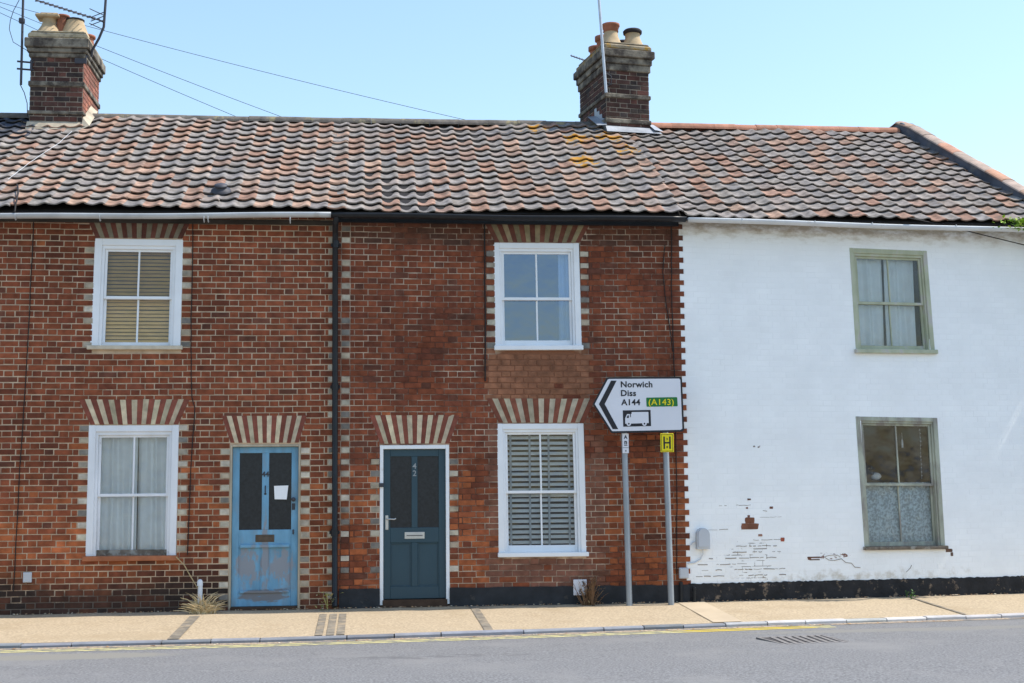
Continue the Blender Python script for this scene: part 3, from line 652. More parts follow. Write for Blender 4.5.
def text(body, size, name, m_, parent, loc, ext=0.0015, bold=0.0, align='LEFT', squash=1.0, rot_y=0.0):
    cu = bpy.data.curves.new(name, 'FONT'); cu.body = body; cu.size = size; cu.extrude = ext; cu.offset = bold; cu.align_x = align; cu.resolution_u = 3; cu.space_character = 1.05
    tmp = bpy.data.objects.new('tmp', cu); COL.objects.link(tmp); bpy.context.view_layer.update()
    me = bpy.data.meshes.new_from_object(tmp.evaluated_get(bpy.context.evaluated_depsgraph_get())); bpy.data.objects.remove(tmp); bpy.data.curves.remove(cu)
    me.transform(Matrix.Diagonal((squash, 1, 1, 1))); me.transform(Matrix.Rotation(rad(90), 4, 'X'))
    if rot_y: me.transform(Matrix.Rotation(rot_y, 4, 'Y'))
    me.materials.clear(); me.materials.append(MT[m_]); me.name = name
    o = bpy.data.objects.new(name, me); COL.objects.link(o); o.location = loc
    if parent: o.parent = parent
    return o
boxes('door_frame', 'cream_timber', Lh, lo_, (-1.625, -1.60, .0, .12, .03, 2.04), (-.79, -.765, .0, .12, .03, 2.04), (-1.60, -.79, .001, .12, 2.012, 2.04))
bd = panel_door(Lh, lo_, -1.598, -.792, .06, 2.01, .05, 'blue_paint', 'glass_door', 'flaking sky blue door', stile=.085, mid=.085, bar_z=(.715, .93), top=.075, bot=.17)
b_ = MB(); b_.box(-.30, .30, -.022, .0, .712, .750, bev=.005); b_.build('weather_bar', 'blue_paint', bd); b_ = MB(); b_.box(-.30, .30, -.018, .0, .160, .19, bev=.005); b_.build('weather_bar', 'blue_paint', bd)
b_ = MB(); b_.box(-.115, .115, -.006, .002, .78, .87, bev=.004); b_.box(-.095, .095, -.009, -.005, .80, .85, bev=.003); b_.build('letter_plate', 'old_brass', bd)
b_ = MB(); b_.lathe([(.026, 0), (.026, .01), (.012, .015), (.012, .035), (.025, .042), (.027, .055), (.018, .065), (.004, .068)], 14); b_.map(lambda x, y, z: (.345 + x, -z, 1.30 + y)); b_.build('door_knob', 'iron', bd)
b_ = MB(); b_.box(.325, .365, -.006, .0, 1.17, 1.25, bev=.003); b_.build('lock_plate', 'iron', bd); b_ = MB(); b_.box(.335, .355, -.008, .0, .87, .93, bev=.003); b_.build('lock_plate', 'iron', bd)
text('44', .085, 'house_number', 'iron', bd, (0, -.003, 1.585), align='CENTER', bold=.003)
b_ = MB(); b_.tube([(0, 0, 1.47), (0, -.018, 1.45), (0, -.022, 1.40), (0, -.01, 1.37)], .007, 8); b_.box(-.014, .014, -.006, 0, 1.36, 1.38, bev=.003); b_.build('door_knocker', 'iron', bd)
boxes('doorstep', 'step', Lh, lo_, (-1.60, -.79, -.01, .14, .0, .058))
pn = MB(); pn.prism([(-.085, -.13), (.07, -.135), (.09, .075), (-.095, .07)], -.001, .001); po = pn.build('paper_notice', 'paper'); po.location = (-1.195 + .195, .048, 1.47); po.scale = (.95, 1, .82); tag(po, 'white paper notice stuck on the right pane of the blue door', 'notice')

# left roof
Pl = roof_surface(LX0 - 4.4, LX1, (4.85, 4.93), (6.975, 6.995), EY, RY); LEN = math.hypot(RY - EY, 2.06)
mb = MB(); pantiles(mb, Pl, LX0, LX1 - .01, LEN, tile_colour(.36)); rfl = mb.build('roof', 'tile', Lh, lo_)
mb = MB()
for (a, b) in ((LX0, LX1),): mb.add([Pl(a, -.0, -.005), Pl(b, 0, -.005), Pl(b, LEN, -.01), Pl(a, LEN, -.01)] + [(a, 0.0, 4.90), (b, 0.0, 4.90)], [(0, 1, 2, 3), (0, 1, 5, 4)]); mb.add([(a, RY, 6.94), (b, RY, 6.94), (b, 6.7, 4.9), (a, 6.7, 4.9)], [(0, 1, 2, 3)])
mb.build('roof_deck', 'tile_dark', rfl, lo_)
mb = MB(); ridge_row(mb, -4.02, LX1, (7.075, 7.09), .10, .46, lambda: (1, 1, 1), RY); mb.build('ridge_tiles', 'ridge_grey', rfl, lo_)
gutter(Lh, lo_, LX0, -.40, 4.83, 4.905, 'gutter_grey', brackets=(-4.2, -3.2, -1.95, -1.9, -.9))
boxes('fascia', 'fascia', Lh, lo_, (LX0, -.36, -.03, -.012, 4.80, 4.86), bev=.003)

# middle house
MX0, MX1 = -0.33, 4.09
Mh = empty('brick_house', (1.9, 0, 0), 'dark red brick terraced house with teal door, black gutter and white slatted blind', 'house')
mo = Mh.location.copy()
wUC = (1.68, 2.78, 3.22, 4.605); wLC = (1.70, 2.80, .625, 2.28); dTD = (.215, 1.08, .03, 2.02)
holesM = [wUC, wLC, dTD]
aUC = (1.68, 2.78, 1.55, 2.92, 4.615, 4.86); aLC = (1.71, 2.80, 1.555, 2.955, 2.295, 2.60); aTD = (.22, 1.08, .085, 1.215, 2.04, 2.395)
qu = [(wUC[0] - .115, wUC[0], wUC[2] + .02, wUC[3], 0), (wUC[1], wUC[1] + .115, wUC[2] + .02, wUC[3], 0), (dTD[0] - .115, dTD[0], .4, 1.98, 0), (dTD[1], dTD[1] + .115, .4, 1.98, 0), (MX0 + .06, MX0 + .17, .4, 4.8, 0)]
mb = MB(); slab(mb, MX0, MX1, -.15, 4.96, holesM, y=0.0); mb.build('wall', 'mortar_dull', Mh, mo)
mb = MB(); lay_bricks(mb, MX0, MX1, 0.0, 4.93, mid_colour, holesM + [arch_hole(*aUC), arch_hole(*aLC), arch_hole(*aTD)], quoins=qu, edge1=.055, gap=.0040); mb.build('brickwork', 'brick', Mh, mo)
arch(Mh, mo, *aLC, 19, (.45, .38, .27), (.21, .07, .042)); arch(Mh, mo, *aTD, 17, CREAM, AR); arch(Mh, mo, *aUC, 19, (.24, .19, .11), (.14, .05, .033))
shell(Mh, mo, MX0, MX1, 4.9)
sash_window(Mh, mo, [(1.67, 3.215), (2.79, 3.22), (2.77, 4.61), (1.66, 4.605)], 'white_paint', 'white_paint', 'white_paint', 'glass_sky', fw=.105, ft=.11, sill_h=.06, rail_b=.075, sill_out=.012, label='upstairs window mirroring the blue sky')
sash_window(Mh, mo, [(1.695, .615), (2.82, .61), (2.795, 2.285), (1.685, 2.285)], 'white_paint', 'white_paint', 'white_paint', 'glass', fw=.105, ft=.11, sill_h=.055, rail_b=.085, sill_out=.012, label='downstairs window with a white slatted blind inside')
blind(1.78, 2.72, .70, 2.20, .155, 'slat_white', .066, .80, 'white slatted blind with broad tapes behind the downstairs window beside the teal door', tapes=(1.87, 2.115, 2.36, 2.62), tape_m='tape_grey', slat=.046, th=.006)
curtain('curtain', 2.52, 2.70, 3.3, 4.52, .18, 'net', 3, .02, 'white curtain drawn to the right side of the sky-mirroring upstairs window', 'curtain', None)
boxes('door_frame', 'white_paint', Mh, mo, (.215, .258, -.004, .12, .05, 2.02), (1.037, 1.08, -.004, .12, .05, 2.02), (.258, 1.037, -.003, .12, 1.972, 2.02))
td = panel_door(Mh, mo, .26, 1.035, .12, 1.97, .035, 'teal_paint', 'glass_door', 'clean dark teal door', stile=.085, mid=.075, bar_z=(.69, .875), top=.09, bot=.15, panel_recess=.02)
b_ = MB(); b_.box(-.125, .125, -.006, .002, .735, .82, bev=.004); b_.box(-.10, .10, -.010, -.004, .757, .797, bev=.003); b_.build('letter_plate', 'brass', td)
b_ = MB(); b_.box(-.10, .10, -.0115, -.010, .772, .782); b_.build('letter_slot', 'iron', td)
b_ = MB(); b_.box(-.365, -.325, -.006, .002, .85, 1.03, bev=.004); b_.tube([(-.345, -.004, .985), (-.345, -.045, .985), (-.335, -.05, .985), (-.25, -.05, .98), (-.235, -.046, .99)], .009, 10); b_.build('door_handle', 'brass', td)
text('4', .10, 'house_number', 'number_metal', td, (0, -.003, 1.605), align='CENTER', bold=.001); text('2', .10, 'house_number', 'number_metal', td, (0, -.003, 1.515), align='CENTER', bold=.001)
boxes('doorstep', 'step', Mh, mo, (.25, 1.05, -.02, .14, .02, .112))
b_ = MB(); b_.box(.205, .262, -.03, .0, 1.50, 1.55, bev=.005); b_.build('door_chain_bracket', 'iron', Mh, mo)
mb = MB()
for (a, b) in ((MX0 + .045, .213), (1.082, MX1 + .03)):
    n = 30; pts = [(a + (b - a) * i / n, .255 - .02 * (a + (b - a) * i / n) / 4 + random.uniform(-.006, .006)) for i in range(n + 1)]
    mb.prism([(a, -.1), (b, -.1)] + pts[::-1], -.022, .004)
mb.build('plinth', 'plinth_mid', Mh, mo)
# middle roof, clipped on the fold between the two roofs
Pm = roof_surface(MX0, MX1, (4.93, 4.935), (6.995, 7.03), EY, RY)
LICH = None
mb = MB(); pantiles(mb, Pm, MX0 - .01, MX1 + .35, LEN, tile_colour(lambda u, r: .34 if u < 2.2 else .22)); rfm = mb.build('roof', 'tile', Mh, mo)
half = Vector((math.cos(BEND / 2), math.sin(BEND / 2), 0)); clip(rfm, CORNER - mo, half)
mb = MB(); mb.add([Pm(MX0, 0, -.005), Pm(MX1 + .02, 0, -.005), Pm(MX1 - .13, LEN, -.01), Pm(MX0, LEN, -.01), (MX0, 0, 4.92), (MX1, 0, 4.92)], [(0, 1, 2, 3), (0, 1, 5, 4)]); mb.add([(MX0, RY, 6.95), (MX1, RY, 6.97), (MX1, 6.7, 4.9), (MX0, 6.7, 4.9)], [(0, 1, 2, 3)]); mb.build('roof_deck', 'tile_dark', rfm, mo)
mb = MB(); ridge_row(mb, MX0, 3.70, (7.09, 7.115), .10, .46, lambda: (1, 1, 1), RY); mb.build('ridge_tiles', 'ridge_grey', rfm, mo)
gutter(Mh, mo, -.395, 4.115, 4.90, 4.905, 'black_paint', r=.062)
boxes('fascia', 'black_paint', Mh, mo, (-.33, 4.08, -.05, -.012, 4.84, 4.93), bev=.003)
dp = MB(); dp.tube([(-.33, -.28, 4.87), (-.335, -.28, 4.83), (-.345, -.24, 4.78), (-.35, -.12, 4.72), (-.35, -.065, 4.64), (-.345, -.065, 3.0), (-.335, -.065, .12), (-.335, -.10, .05)], .036, 12)
for z in (4.55, 2.75, .95): dp.tube([(-.342, -.065, z - .045), (-.342, -.065, z + .045)], .044, 12); dp.box(-.405, -.28, -.03, -.008, z - .02, z + .02, bev=.003)
dp.build('downpipe', 'black_paint', Mh, mo)

# far-left neighbour: its roof shows past the chimney
Nh = empty('brick_house', (-6.9, 0, 0), 'brick house beyond the left chimney, only its dark roof showing at the left edge', 'house'); no_ = Nh.location.copy()
mb = MB(); slab(mb, -9.1, LX0, -.15, 4.9, [], y=0.0); mb.build('wall', 'mortar_pale', Nh, no_)
mb = MB(); lay_bricks(mb, -9.1, LX0, 0.0, 4.9, left_colour); mb.build('brickwork', 'brick', Nh, no_)
mb = MB(); pantiles(mb, Pl, -9.1, LX0 - .01, LEN, lambda u, r: jit(random.choice(GREYS + ORNG[:1]), .2) if r < 11 else jit((.055, .06, .075), .25)); rfn = mb.build('roof', 'tile', Nh, no_)
mb = MB(); mb.add([Pl(-9.1, -.0, -.005), Pl(LX0, 0, -.005), Pl(LX0, LEN, -.01), Pl(-9.1, LEN, -.01), (-9.1, 0, 4.86), (LX0, 0, 4.86)], [(0, 1, 2, 3), (0, 1, 5, 4)]); mb.add([(-9.1, RY, 6.94), (LX0, RY, 6.94), (LX0, 6.7, 4.9), (-9.1, 6.7, 4.9)], [(0, 1, 2, 3)]); mb.build('roof_deck', 'tile_dark', rfn, no_)
mb = MB(); ridge_row(mb, -9.1, -4.86, (7.05, 7.06), .10, .46, lambda: (1, 1, 1), RY); mb.build('ridge_tiles', 'ridge_grey', rfn, no_)
gutter(Nh, no_, -9.1, LX0 - .01, 4.86, 4.90, 'gutter_grey')
shell(Nh, no_, -9.1, LX0, 4.88)

# ------------------------------------------------------------------ white house (own local frame: x along its front, y inwards)
Wh = empty('white_house', CORNER, 'white painted brick house with sage green sash windows and a black plinth', 'house', rz=BEND)
WX = Matrix.Translation(CORNER) @ Matrix.Rotation(BEND, 4, 'Z')
Z0 = (0, 0, 0); WU1 = 5.35
wWU = (2.43, 3.475, 3.225, 4.575); wWL = (2.445, 3.52, .64, 2.325)
def white_colour(a, b, z, q, r):
    for (u0, u1, z0, z1) in ((.74, .98, .93, 1.005), (.78, .90, 1.0, 1.08), (.82, .88, 1.08, 1.10)):
        pass
    return jit((.90, .90, .885), .012)
mb = MB(); slab(mb, 0.0, WU1, -.15, 4.97, [wWU, wWL], y=0.0); mb.build('wall', 'white_joint', Wh)
mb = MB(); lay_bricks(mb, 0.012, WU1, 0.0, 4.96, white_colour, [wWU, wWL], edge0=.05, depth=.0016, jd=.0004, gap=.0030, bev=.0012, vary=False); mb.build('painted_brickwork', 'white_brick', Wh)
mb = MB()
def bare(u, z, w_, h_, c):
    n = 9; pts = [(u + w_ / 2 * math.copysign(abs(math.cos(q)) ** .22, math.cos(q)) * random.uniform(.85, 1.05), z + h_ / 2 * math.copysign(abs(math.sin(q)) ** .22, math.sin(q)) * random.uniform(.92, 1.04)) for q in [2 * math.pi * i / 14 for i in range(14)]]
    mb.prism(pts, -.0042, .002, jit(c, .15))
bare(.86, .955, .25, .076, (.20, .085, .05)); bare(.86, 1.03, .13, .078, (.22, .09, .05)); bare(.85, 1.085, .035, .03, (.15, .07, .05))
bare(1.30, .78, .055, .05, (.28, .07, .04)); bare(.86, 1.30, .05, .022, (.18, .09, .06)); bare(.83, 1.19, .03, .02, (.22, .08, .05)); bare(1.16, 1.19, .05, .03, (.2, .09, .06)); bare(1.0, .84, .06, .03, (.3, .16, .12))
bare(1.72, .545, .20, .018, (.16, .08, .05)); bare(1.73, .515, .15, .014, (.12, .07, .05)); bare(1.66, .53, .05, .03, (.2, .09, .06)); bare(3.62, .60, .10, .045, (.15, .085, .06)); bare(3.66, .55, .04, .05, (.13, .08, .06))
bare(.95, 1.98, .03, .02, (.25, .2, .18)); bare(1.01, 1.97, .025, .02, (.25, .2, .18))
mb.build('bare_brick_patches', 'brick', Wh)
def crackmb(pts, w_=.004):
    c = MB(); c.tube([(u, -.003, z) for u, z in pts], w_, 5); return c
ck = MB()
for (ua, ub, z) in ((.30, 1.25, .555), (.62, 1.28, .63), (.15, .8, .48), (.55, 1.2, .705), (.9, 1.3, .78), (.2, 1.3, .41), (.30, .75, .92), (1.0, 1.28, 1.07), (.45, .95, 1.225), (.95, 1.12, 1.15), (.12, .5, .335), (.7, 1.32, .335)):
    u = ua
    while u < ub:
        v = u + random.uniform(.03, .16)
        if random.random() < (.8 if z < .75 else .55): ck.tube([(u, -.0012, z + random.uniform(-.004, .004)), ((u + v) / 2, -.0018, z + random.uniform(-.005, .005)), (v, -.0014, z + random.uniform(-.004, .004))], random.uniform(.0018, .0050) * (1.25 if z < .75 else .8), 5)
        u = v + random.uniform(.0, .04)
lp = [(1.98 + .10 * math.cos(q) * (1 + .2 * math.sin(3 * q)), .535 + .035 * math.sin(q)) for q in [i * .5 for i in range(12)]]
ck.tube([(u, -.003, z) for u, z in lp], .004, 5); ck.tube([(2.0, -.003, .50), (2.1, -.003, .52), (2.16, -.003, .47), (2.24, -.003, .46), (2.28, -.003, .41), (2.36, -.003, .40)], .005, 5)
ck.tube([(3.0, -.003, .33), (3.06, -.003, .38), (3.08, -.003, .42)], .004, 5)
ck.build('open_joints', MT['soot_joint'], Wh)
mb = MB(); n = 190; pts = [(-.01 + (WU1 + .02) * i / n, .245 + random.uniform(-.007, .007)) for i in range(n + 1)]
mb.prism([(-.01 + .03, -.1), (WU1, -.1)] + pts[::-1][:-1] + [(.02, .25)], -.012, .003); mb.build('plinth', 'plinth_white', Wh)
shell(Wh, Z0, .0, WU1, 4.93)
sash_window(Wh, Z0, [(2.41, 3.205), (3.545, 3.205), (3.487, 4.605), (2.37, 4.62)], 'green_paint', 'green_paint', 'green_paint', 'glass_dirty', fw=.085, ft=.10, sill_h=.055, rail_b=.06, bar=.018, sill_out=.02, proud=.006, label='upstairs window in flaking sage green paint')
sash_window(Wh, Z0, [(2.43, .625), (3.57, .62), (3.535, 2.35), (2.37, 2.37)], 'grey_paint', 'grey_paint', 'rot', 'glass_dirty', fw=.085, ft=.085, sill_h=.045, rail_b=.055, bar=.02, sill_out=.02, proud=.006, label='downstairs window with bare weathered timber and a rotten sill')
curtain('net_curtain', 2.50, 2.90, 3.27, 4.52, .155, 'net_blue', 2.6, .024, 'left half of bluish net curtains in the flaking green upstairs window', 'curtain', WX)
curtain('net_curtain', 2.93, 3.36, 3.27, 4.52, .16, 'net_blue', 2.6, .024, 'right half of bluish net curtains in the flaking green upstairs window', 'curtain', WX)
curtain('lace_curtain', 2.51, 3.04, .70, 1.50, .15, 'lace', 3, .02, 'left half of the lace curtains in the weathered downstairs window of the white house', 'curtain', WX, lean=-.03)
curtain('lace_curtain', 2.99, 3.49, .70, 1.50, .155, 'lace', 3, .02, 'right half of the lace curtains in the weathered downstairs window of the white house', 'curtain', WX, gather=.02)
# white roof
WEZ, WRZ = (4.925, 4.93), (7.03, 7.12)
Pw = roof_surface(0, WU1, WEZ, WRZ, EY - .03, RY)
VER0, VER1 = Vector((5.29, -.28)), Vector((4.73, 3.6))            # foot line of the verge parapet in plan: eaves end, ridge end
mb = MB(); pantiles(mb, Pw, -.35, WU1 + .1, LEN + .04, tile_colour(.21)); rfw = mb.build('roof', 'tile', Wh)
clip(rfw, Vector((0, 0, 0)), Vector((-math.cos(BEND / 2), math.sin(BEND / 2), 0)))
vd = (VER1 - VER0).normalized(); vn = Vector((vd.y, -vd.x, 0)); clip(rfw, Vector((VER0.x + .04, VER0.y, 0)), vn)
mb = MB(); mb.add([Pw(-.02, 0, -.005), Pw(WU1, 0, -.005), Pw(4.9, LEN, -.01), Pw(.12, LEN, -.01), (0, 0, 4.92), (WU1, 0, 4.92)], [(0, 1, 2, 3), (0, 1, 5, 4)]); mb.add([(.1, RY, 6.97), (4.9, RY, 7.06), (4.9, 6.7, 4.9), (.1, 6.7, 4.9)], [(0, 1, 2, 3)]); mb.build('roof_deck', 'tile_dark', rfw)
mb = MB(); ridge_row(mb, .25, 4.77, (7.12, 7.215), .105, .36, lambda: jit((.36, .165, .105), .15), RY); mb.build('ridge_tiles', 'ridge_red', rfw)
# verge parapet
def vp(t, side, h):                       # t: 0 eaves .. 1 just past the ridge
    p = VER0 + (VER1 - VER0) * t; q = p + Vector((vn.x, vn.y)) * side
    y = p.y; d = (y - (EY - .03)) / (RY - EY - .0); d = min(d, 1.0)
    z = 4.93 + (7.12 - 4.93) * d + h - max(0, y - RY) * .2
    return (q.x, q.y, z)
mb = MB(); K = 16; vs = []
for i in range(K + 1):
    t = i / K
    vs += [vp(t, 0, -.05), vp(t, 0, .20), vp(t, .22, .20), vp(t, .22, -1.0)]
mb.add(vs, [(i * 4 + a, i * 4 + b, i * 4 + 4 + b, i * 4 + 4 + a) for i in range(K) for a, b in ((0, 1), (1, 2), (2, 3))] + [(0, 1, 2, 3), (K * 4, K * 4 + 3, K * 4 + 2, K * 4 + 1)])
pa = mb.build('verge_parapet', 'lead_dark', Wh)
mb = MB(); n = 11
for i in range(n):
    t0, t1 = (i + .012) / n, (i + .988) / n; h = random.uniform(-.008, .008); c = jit(random.choice([(.38, .20, .13), (.36, .24, .17), (.33, .25, .20)]), .14); vs = []
    for t in (t0, t1):
        for k in range(9):
            q = math.pi * k / 8; vs.append(Vector(vp(t, .11 - .135 * math.cos(q), .185 + h + .05 * math.sin(q))))
    mb.add(vs, [(k, k + 1, 10 + k, 9 + k) for k in range(8)] + [tuple(range(9)), tuple(range(9, 18))], c)
mb.build('coping_tiles', 'ridge_red', pa)
gutter(Wh, Z0, .03, WU1, 4.90, 4.89, 'gutter_white', y=-.28, r=.056, brackets=(.75, 1.75, 2.55, 3.75, 4.7))

# ------------------------------------------------------------------ chimneys
def chimney(parent, off, rot, x0, y0, W_, D_, zb, bands, ztop, corn, cap, label, bands_m='soot_stone', cap_m='soot_stone', lit_sides=None):
    """origin at the stack's front left corner; local x along the front, y backwards"""
    X = Matrix.Translation(Vector((x0, y0, 0))) @ Matrix.Rotation(rot, 4, 'Z')
    T = lambda x, y, z: tuple(X @ Vector((x, y, z)))
    core = MB(); core.box(0, W_, 0, D_, zb, ztop); core.map(T); ch = core.build('chimney', 'soot_joint', parent, off); ch['label'] = label
    def cf(a, b, z, q, r): 
        p = random.random(); return jit((.062, .031, .025) if p < .55 else ((.10, .042, .032) if p < .76 else (.042, .031, .028)), .3)
    def cs(a, b, z, q, r): return jit(random.choice([(.30, .12, .08), (.25, .10, .07), (.20, .09, .065)]), .2)  # brighter brick colours imitate sun falling on one side of the stack
    br = MB(); lay_bricks(br, 0, W_, zb, ztop, cf, depth=.007)
    br.map(T)
    s1 = MB(); lay_bricks(s1, 0, D_, zb, ztop, lit_sides[0] and cs or cf, depth=.007); s1.map(lambda x, y, z: T(W_ - y, x, z))
    s2 = MB(); lay_bricks(s2, 0, D_, zb, ztop, lit_sides[1] and cs or cf, depth=.007); s2.map(lambda x, y, z: T(y, x, z))
    for s_ in (s1, s2): br.add(s_.v, s_.f, list(s_.c))
    br.build('stack_brickwork', 'brick', ch, off)
    for z, h in bands:
        b = MB(); b.box(-.028, W_ + .028, -.028, D_ + .028, z, z + h, bev=.01); b.map(T); b.build('string_course', bands_m, ch, off)
    c = MB()
    for (o, za, zc_) in corn: c.box(-o, W_ + o, -o, D_ + o, za, zc_, bev=.012)
    c.map(T); c.build('cornice', bands_m, ch, off)
    c = MB(); za, zt, ins = cap
    for i, (o, a, b) in enumerate(((.05, za, za + .09), (.02, za + .09, zt))): c.box(-o, W_ + o, -o, D_ + o, a, b, bev=.025)
    c.map(T); c.build('flaunching', cap_m, ch, off)
    return ch, T
def pot(ch, off, T, x, y, z, prof, m_, rim_m=None, rim=None, n=22):
    b = MB(); b.lathe(prof, n, (x, y, z)); b.map(T); p = b.build('chimney_pot', m_, ch, off)
    if rim: b = MB(); b.lathe(rim, n, (x, y, z)); b.map(T); b.build('pot_rim', rim_m, ch, off)
chl, TL = chimney(Lh, lo_, 0.0, -4.825, 2.80, .745, 1.15, 6.55, ((6.94, .055), (7.36, .075)), 7.80, ((.03, 7.79, 7.86), (.055, 7.86, 7.93), (.085, 7.93, 8.07)), (8.07, 8.20, 0), 'left chimney stack with buff pots', cap_m='cream_mortar', lit_sides=(True, False))
BELL = [(.155, 0), (.15, .06), (.12, .14), (.105, .20), (.105, .25)]
pot(chl, lo_, TL, .20, .20, 8.17, [(.20, 0), (.17, .07), (.115, .16), (.10, .21), (.105, .27)], 'pot_cream', n=16)
b = MB(); b.box(.02, .36, .06, .34, 8.44, 8.485, bev=.012); b.box(.09, .34, .08, .32, 8.485, 8.505, bev=.008); b.map(TL); b.build('pot_hood', 'pot_cream', chl, lo_)
pot(chl, lo_, TL, .57, .20, 8.17, [(.215, 0), (.19, .06), (.13, .22), (.125, .25)], 'pot_cream', 'pot_soot', [(.12, .245), (.135, .25), (.135, .27), (.09, .272)], 12)
pot(chl, lo_, TL, .385, .22, 8.17, [(.085, 0), (.085, .20), (.08, .30)], 'pot_red', 'pot_red', [(.08, .30), (.10, .305), (.10, .335), (.075, .34)])
pot(chl, lo_, TL, .22, .85, 8.18, [(.13, 0), (.115, .14), (.10, .26)], 'pot_red', 'pot_red', [(.10, .26), (.125, .265), (.125, .30), (.10, .305)])
pot(chl, lo_, TL, .62, .80, 8.18, [(.11, 0), (.105, .12), (.10, .18)], 'pot_red', 'pot_red', [(.10, .18), (.13, .185), (.13, .22), (.10, .225)])
fl = MB(); fl.add([TL(-.03, -.10, 6.70), TL(.775, -.10, 6.70), TL(.775, -.012, 6.83), TL(-.03, -.012, 6.83), TL(.86, .62, 7.14), TL(.765, .62, 7.16)], [(0, 1, 2, 3)]); fl.add([TL(.757, -.10, 6.70), TL(.87, -.10, 6.76), TL(.86, .55, 7.15), TL(.757, .55, 7.24), TL(.757, -.012, 6.9)], [(0, 1, 2, 3, 4)])
fl.build('flashing', mat('mortar_flashing', (.42, .36, .27), rough=.95, nscale=6, namt=.3, bump=.4), chl, lo_)
st_ = MB(); st_.box(.62, .79, -.02, .0, 7.83 - .12, 7.83 + .01, bev=.004); st_.tube([(.0 + .80, -.01, 7.83)] + [(.80, .2, 7.83)], .012, 6); st_.map(TL); st_.build('aerial_bracket', 'iron', chl, lo_)

chr_, TR = chimney(Mh, mo, rad(10), 3.685, 2.82, .70, 1.2, 6.66, ((7.0, .07), (7.395, .065)), 7.84, ((.03, 7.82, 7.93), (.05, 7.93, 8.03), (.085, 8.03, 8.15)), (8.15, 8.28, 0), 'right chimney stack with bright lead flashing and lichened cap', cap_m='lichen_stone', lit_sides=(False, False))
pot(chr_, mo, TR, .17, .20, 8.25, [(.19, 0), (.16, .06), (.115, .17), (.105, .25)], 'pot_cream', 'pot_red', [(.10, .24), (.12, .25), (.115, .29), (.125, .30), (.125, .325), (.14, .335), (.14, .37), (.10, .375)])
pot(chr_, mo, TR, .53, .20, 8.25, [(.19, 0), (.165, .06), (.115, .18), (.12, .25)], 'pot_cream', 'pot_soot', [(.11, .24), (.145, .25), (.15, .29), (.125, .315), (.08, .32)])
pot(chr_, mo, TR, .17, .55, 8.25, [(.12, 0), (.105, .12), (.10, .22)], 'pot_red', 'pot_red', [(.10, .21), (.13, .22), (.13, .29), (.10, .295)])
pot(chr_, mo, TR, .17, .86, 8.25, [(.12, 0), (.105, .10), (.10, .16)], 'pot_red', 'pot_red', [(.10, .15), (.13, .16), (.13, .22), (.10, .225)])
pot(chr_, mo, TR, .53, .62, 8.25, [(.12, 0), (.105, .10), (.10, .2)], 'pot_red', 'pot_soot', [(.10, .19), (.13, .20), (.13, .26), (.10, .265)])
fl = MB()
fl.add([TR(-.06, -.18, 6.815), TR(.82, -.22, 6.82), TR(.80, -.014, 6.955), TR(-.02, -.014, 6.95)], [(0, 1, 2, 3)])
fl.add([TR(-.014, -.02, 6.83), TR(-.014, .50, 7.12), TR(-.014, .50, 7.34), TR(-.014, .40, 7.34), TR(-.014, .39, 7.27), TR(-.014, .28, 7.26), TR(-.014, .27, 7.19), TR(-.014, .16, 7.18), TR(-.014, .15, 7.11), TR(-.014, -.02, 7.05)], [tuple(range(10))])
fl.add([TR(-.012, -.06, 6.95), TR(-.17, -.06, 6.93), TR(-.15, .45, 7.20), TR(-.012, .45, 7.22)], [(0, 1, 2, 3)])
fl.add([TR(.712, -.19, 6.88), TR(.86, -.17, 6.87), TR(.84, .35, 7.16), TR(.712, .35, 7.20)], [(0, 1, 2, 3)])
fl.build('flashing', 'lead', chr_, mo)
# lichen blotches on the roof round the right-hand chimney
for M_, cs in ((MT['tile'], [(0.75, 3.0, 6.75), (1.25, 2.45, 6.48), (1.75, 2.55, 6.55), (1.2, 1.6, 6.0), (1.9, 2.0, 6.2)]),):
    mt2 = M_.copy(); mt2.name = 'lichened_pantile'
    for c in cs: overlay(mt2, (.40, .20, .03), c, (.50, .6, .6), scale=10, lo=.42, hi=.50, soft=.8)
    rfm.data.materials[0] = mt2

# ------------------------------------------------------------------ aerials and wires
def thing_mb(mb, name, m_, base, label, cat, group=None):
    o = mb.build(name, m_, None, base); o.location = base; return tag(o, label, cat, group)
A = empty('aerial_mast', (-4.96, 2.78, 7.2), 'black upright aerial mast bracketed to the left side of the left chimney', 'aerial')
b = MB(); b.tube([(-4.945, 2.75, 7.36), (-4.955, 2.75, 9.6)], .018, 8); b.build('mast', 'iron', A, A.location)
b = MB()
for z in (7.60, 7.71): b.tube([(-5.01, 2.75, z), (-4.78, 2.80, z)], .014, 6)
b.box(-4.83, -4.80, 2.76, 2.9, 7.58, 7.74, bev=.004); b.build('bracket', 'iron', A, A.location)
b = MB(); b.box(-5.0, -4.92, 2.72, 2.78, 8.28, 8.36, bev=.01); b.build('clamp', 'iron', A, A.location)
b = MB(); b.tube([(-4.955, 2.76, 7.36), (-4.90, 2.77, 7.25), (-4.86, 2.79, 7.1), (-4.85, 2.79, 6.9)], .006, 5); b.build('feeder_cable', 'cable', A, A.location)
A = empty('television_aerial', (-4.0, 2.9, 8.0), 'television aerial on a bent black mast at the right of the left chimney', 'aerial')
b = MB(); b.tube([(-3.98, 2.86, 7.84), (-3.97, 2.84, 7.93), (-3.87, 2.80, 8.10), (-3.80, 2.78, 8.27), (-3.785, 2.78, 8.6), (-3.76, 2.78, 9.2)], .019, 8); b.build('mast', 'iron', A, A.location)
b = MB(); p0, p1 = Vector((-3.795, 2.76, 8.345)), Vector((-4.78, 2.76, 8.645)); b.tube([p0, p1], .011, 6)
d = (p1 - p0); perp = Vector((.34, .0, .94)).cross(Vector((0, 0, 0))) if False else Vector((0.10, .35, .10))
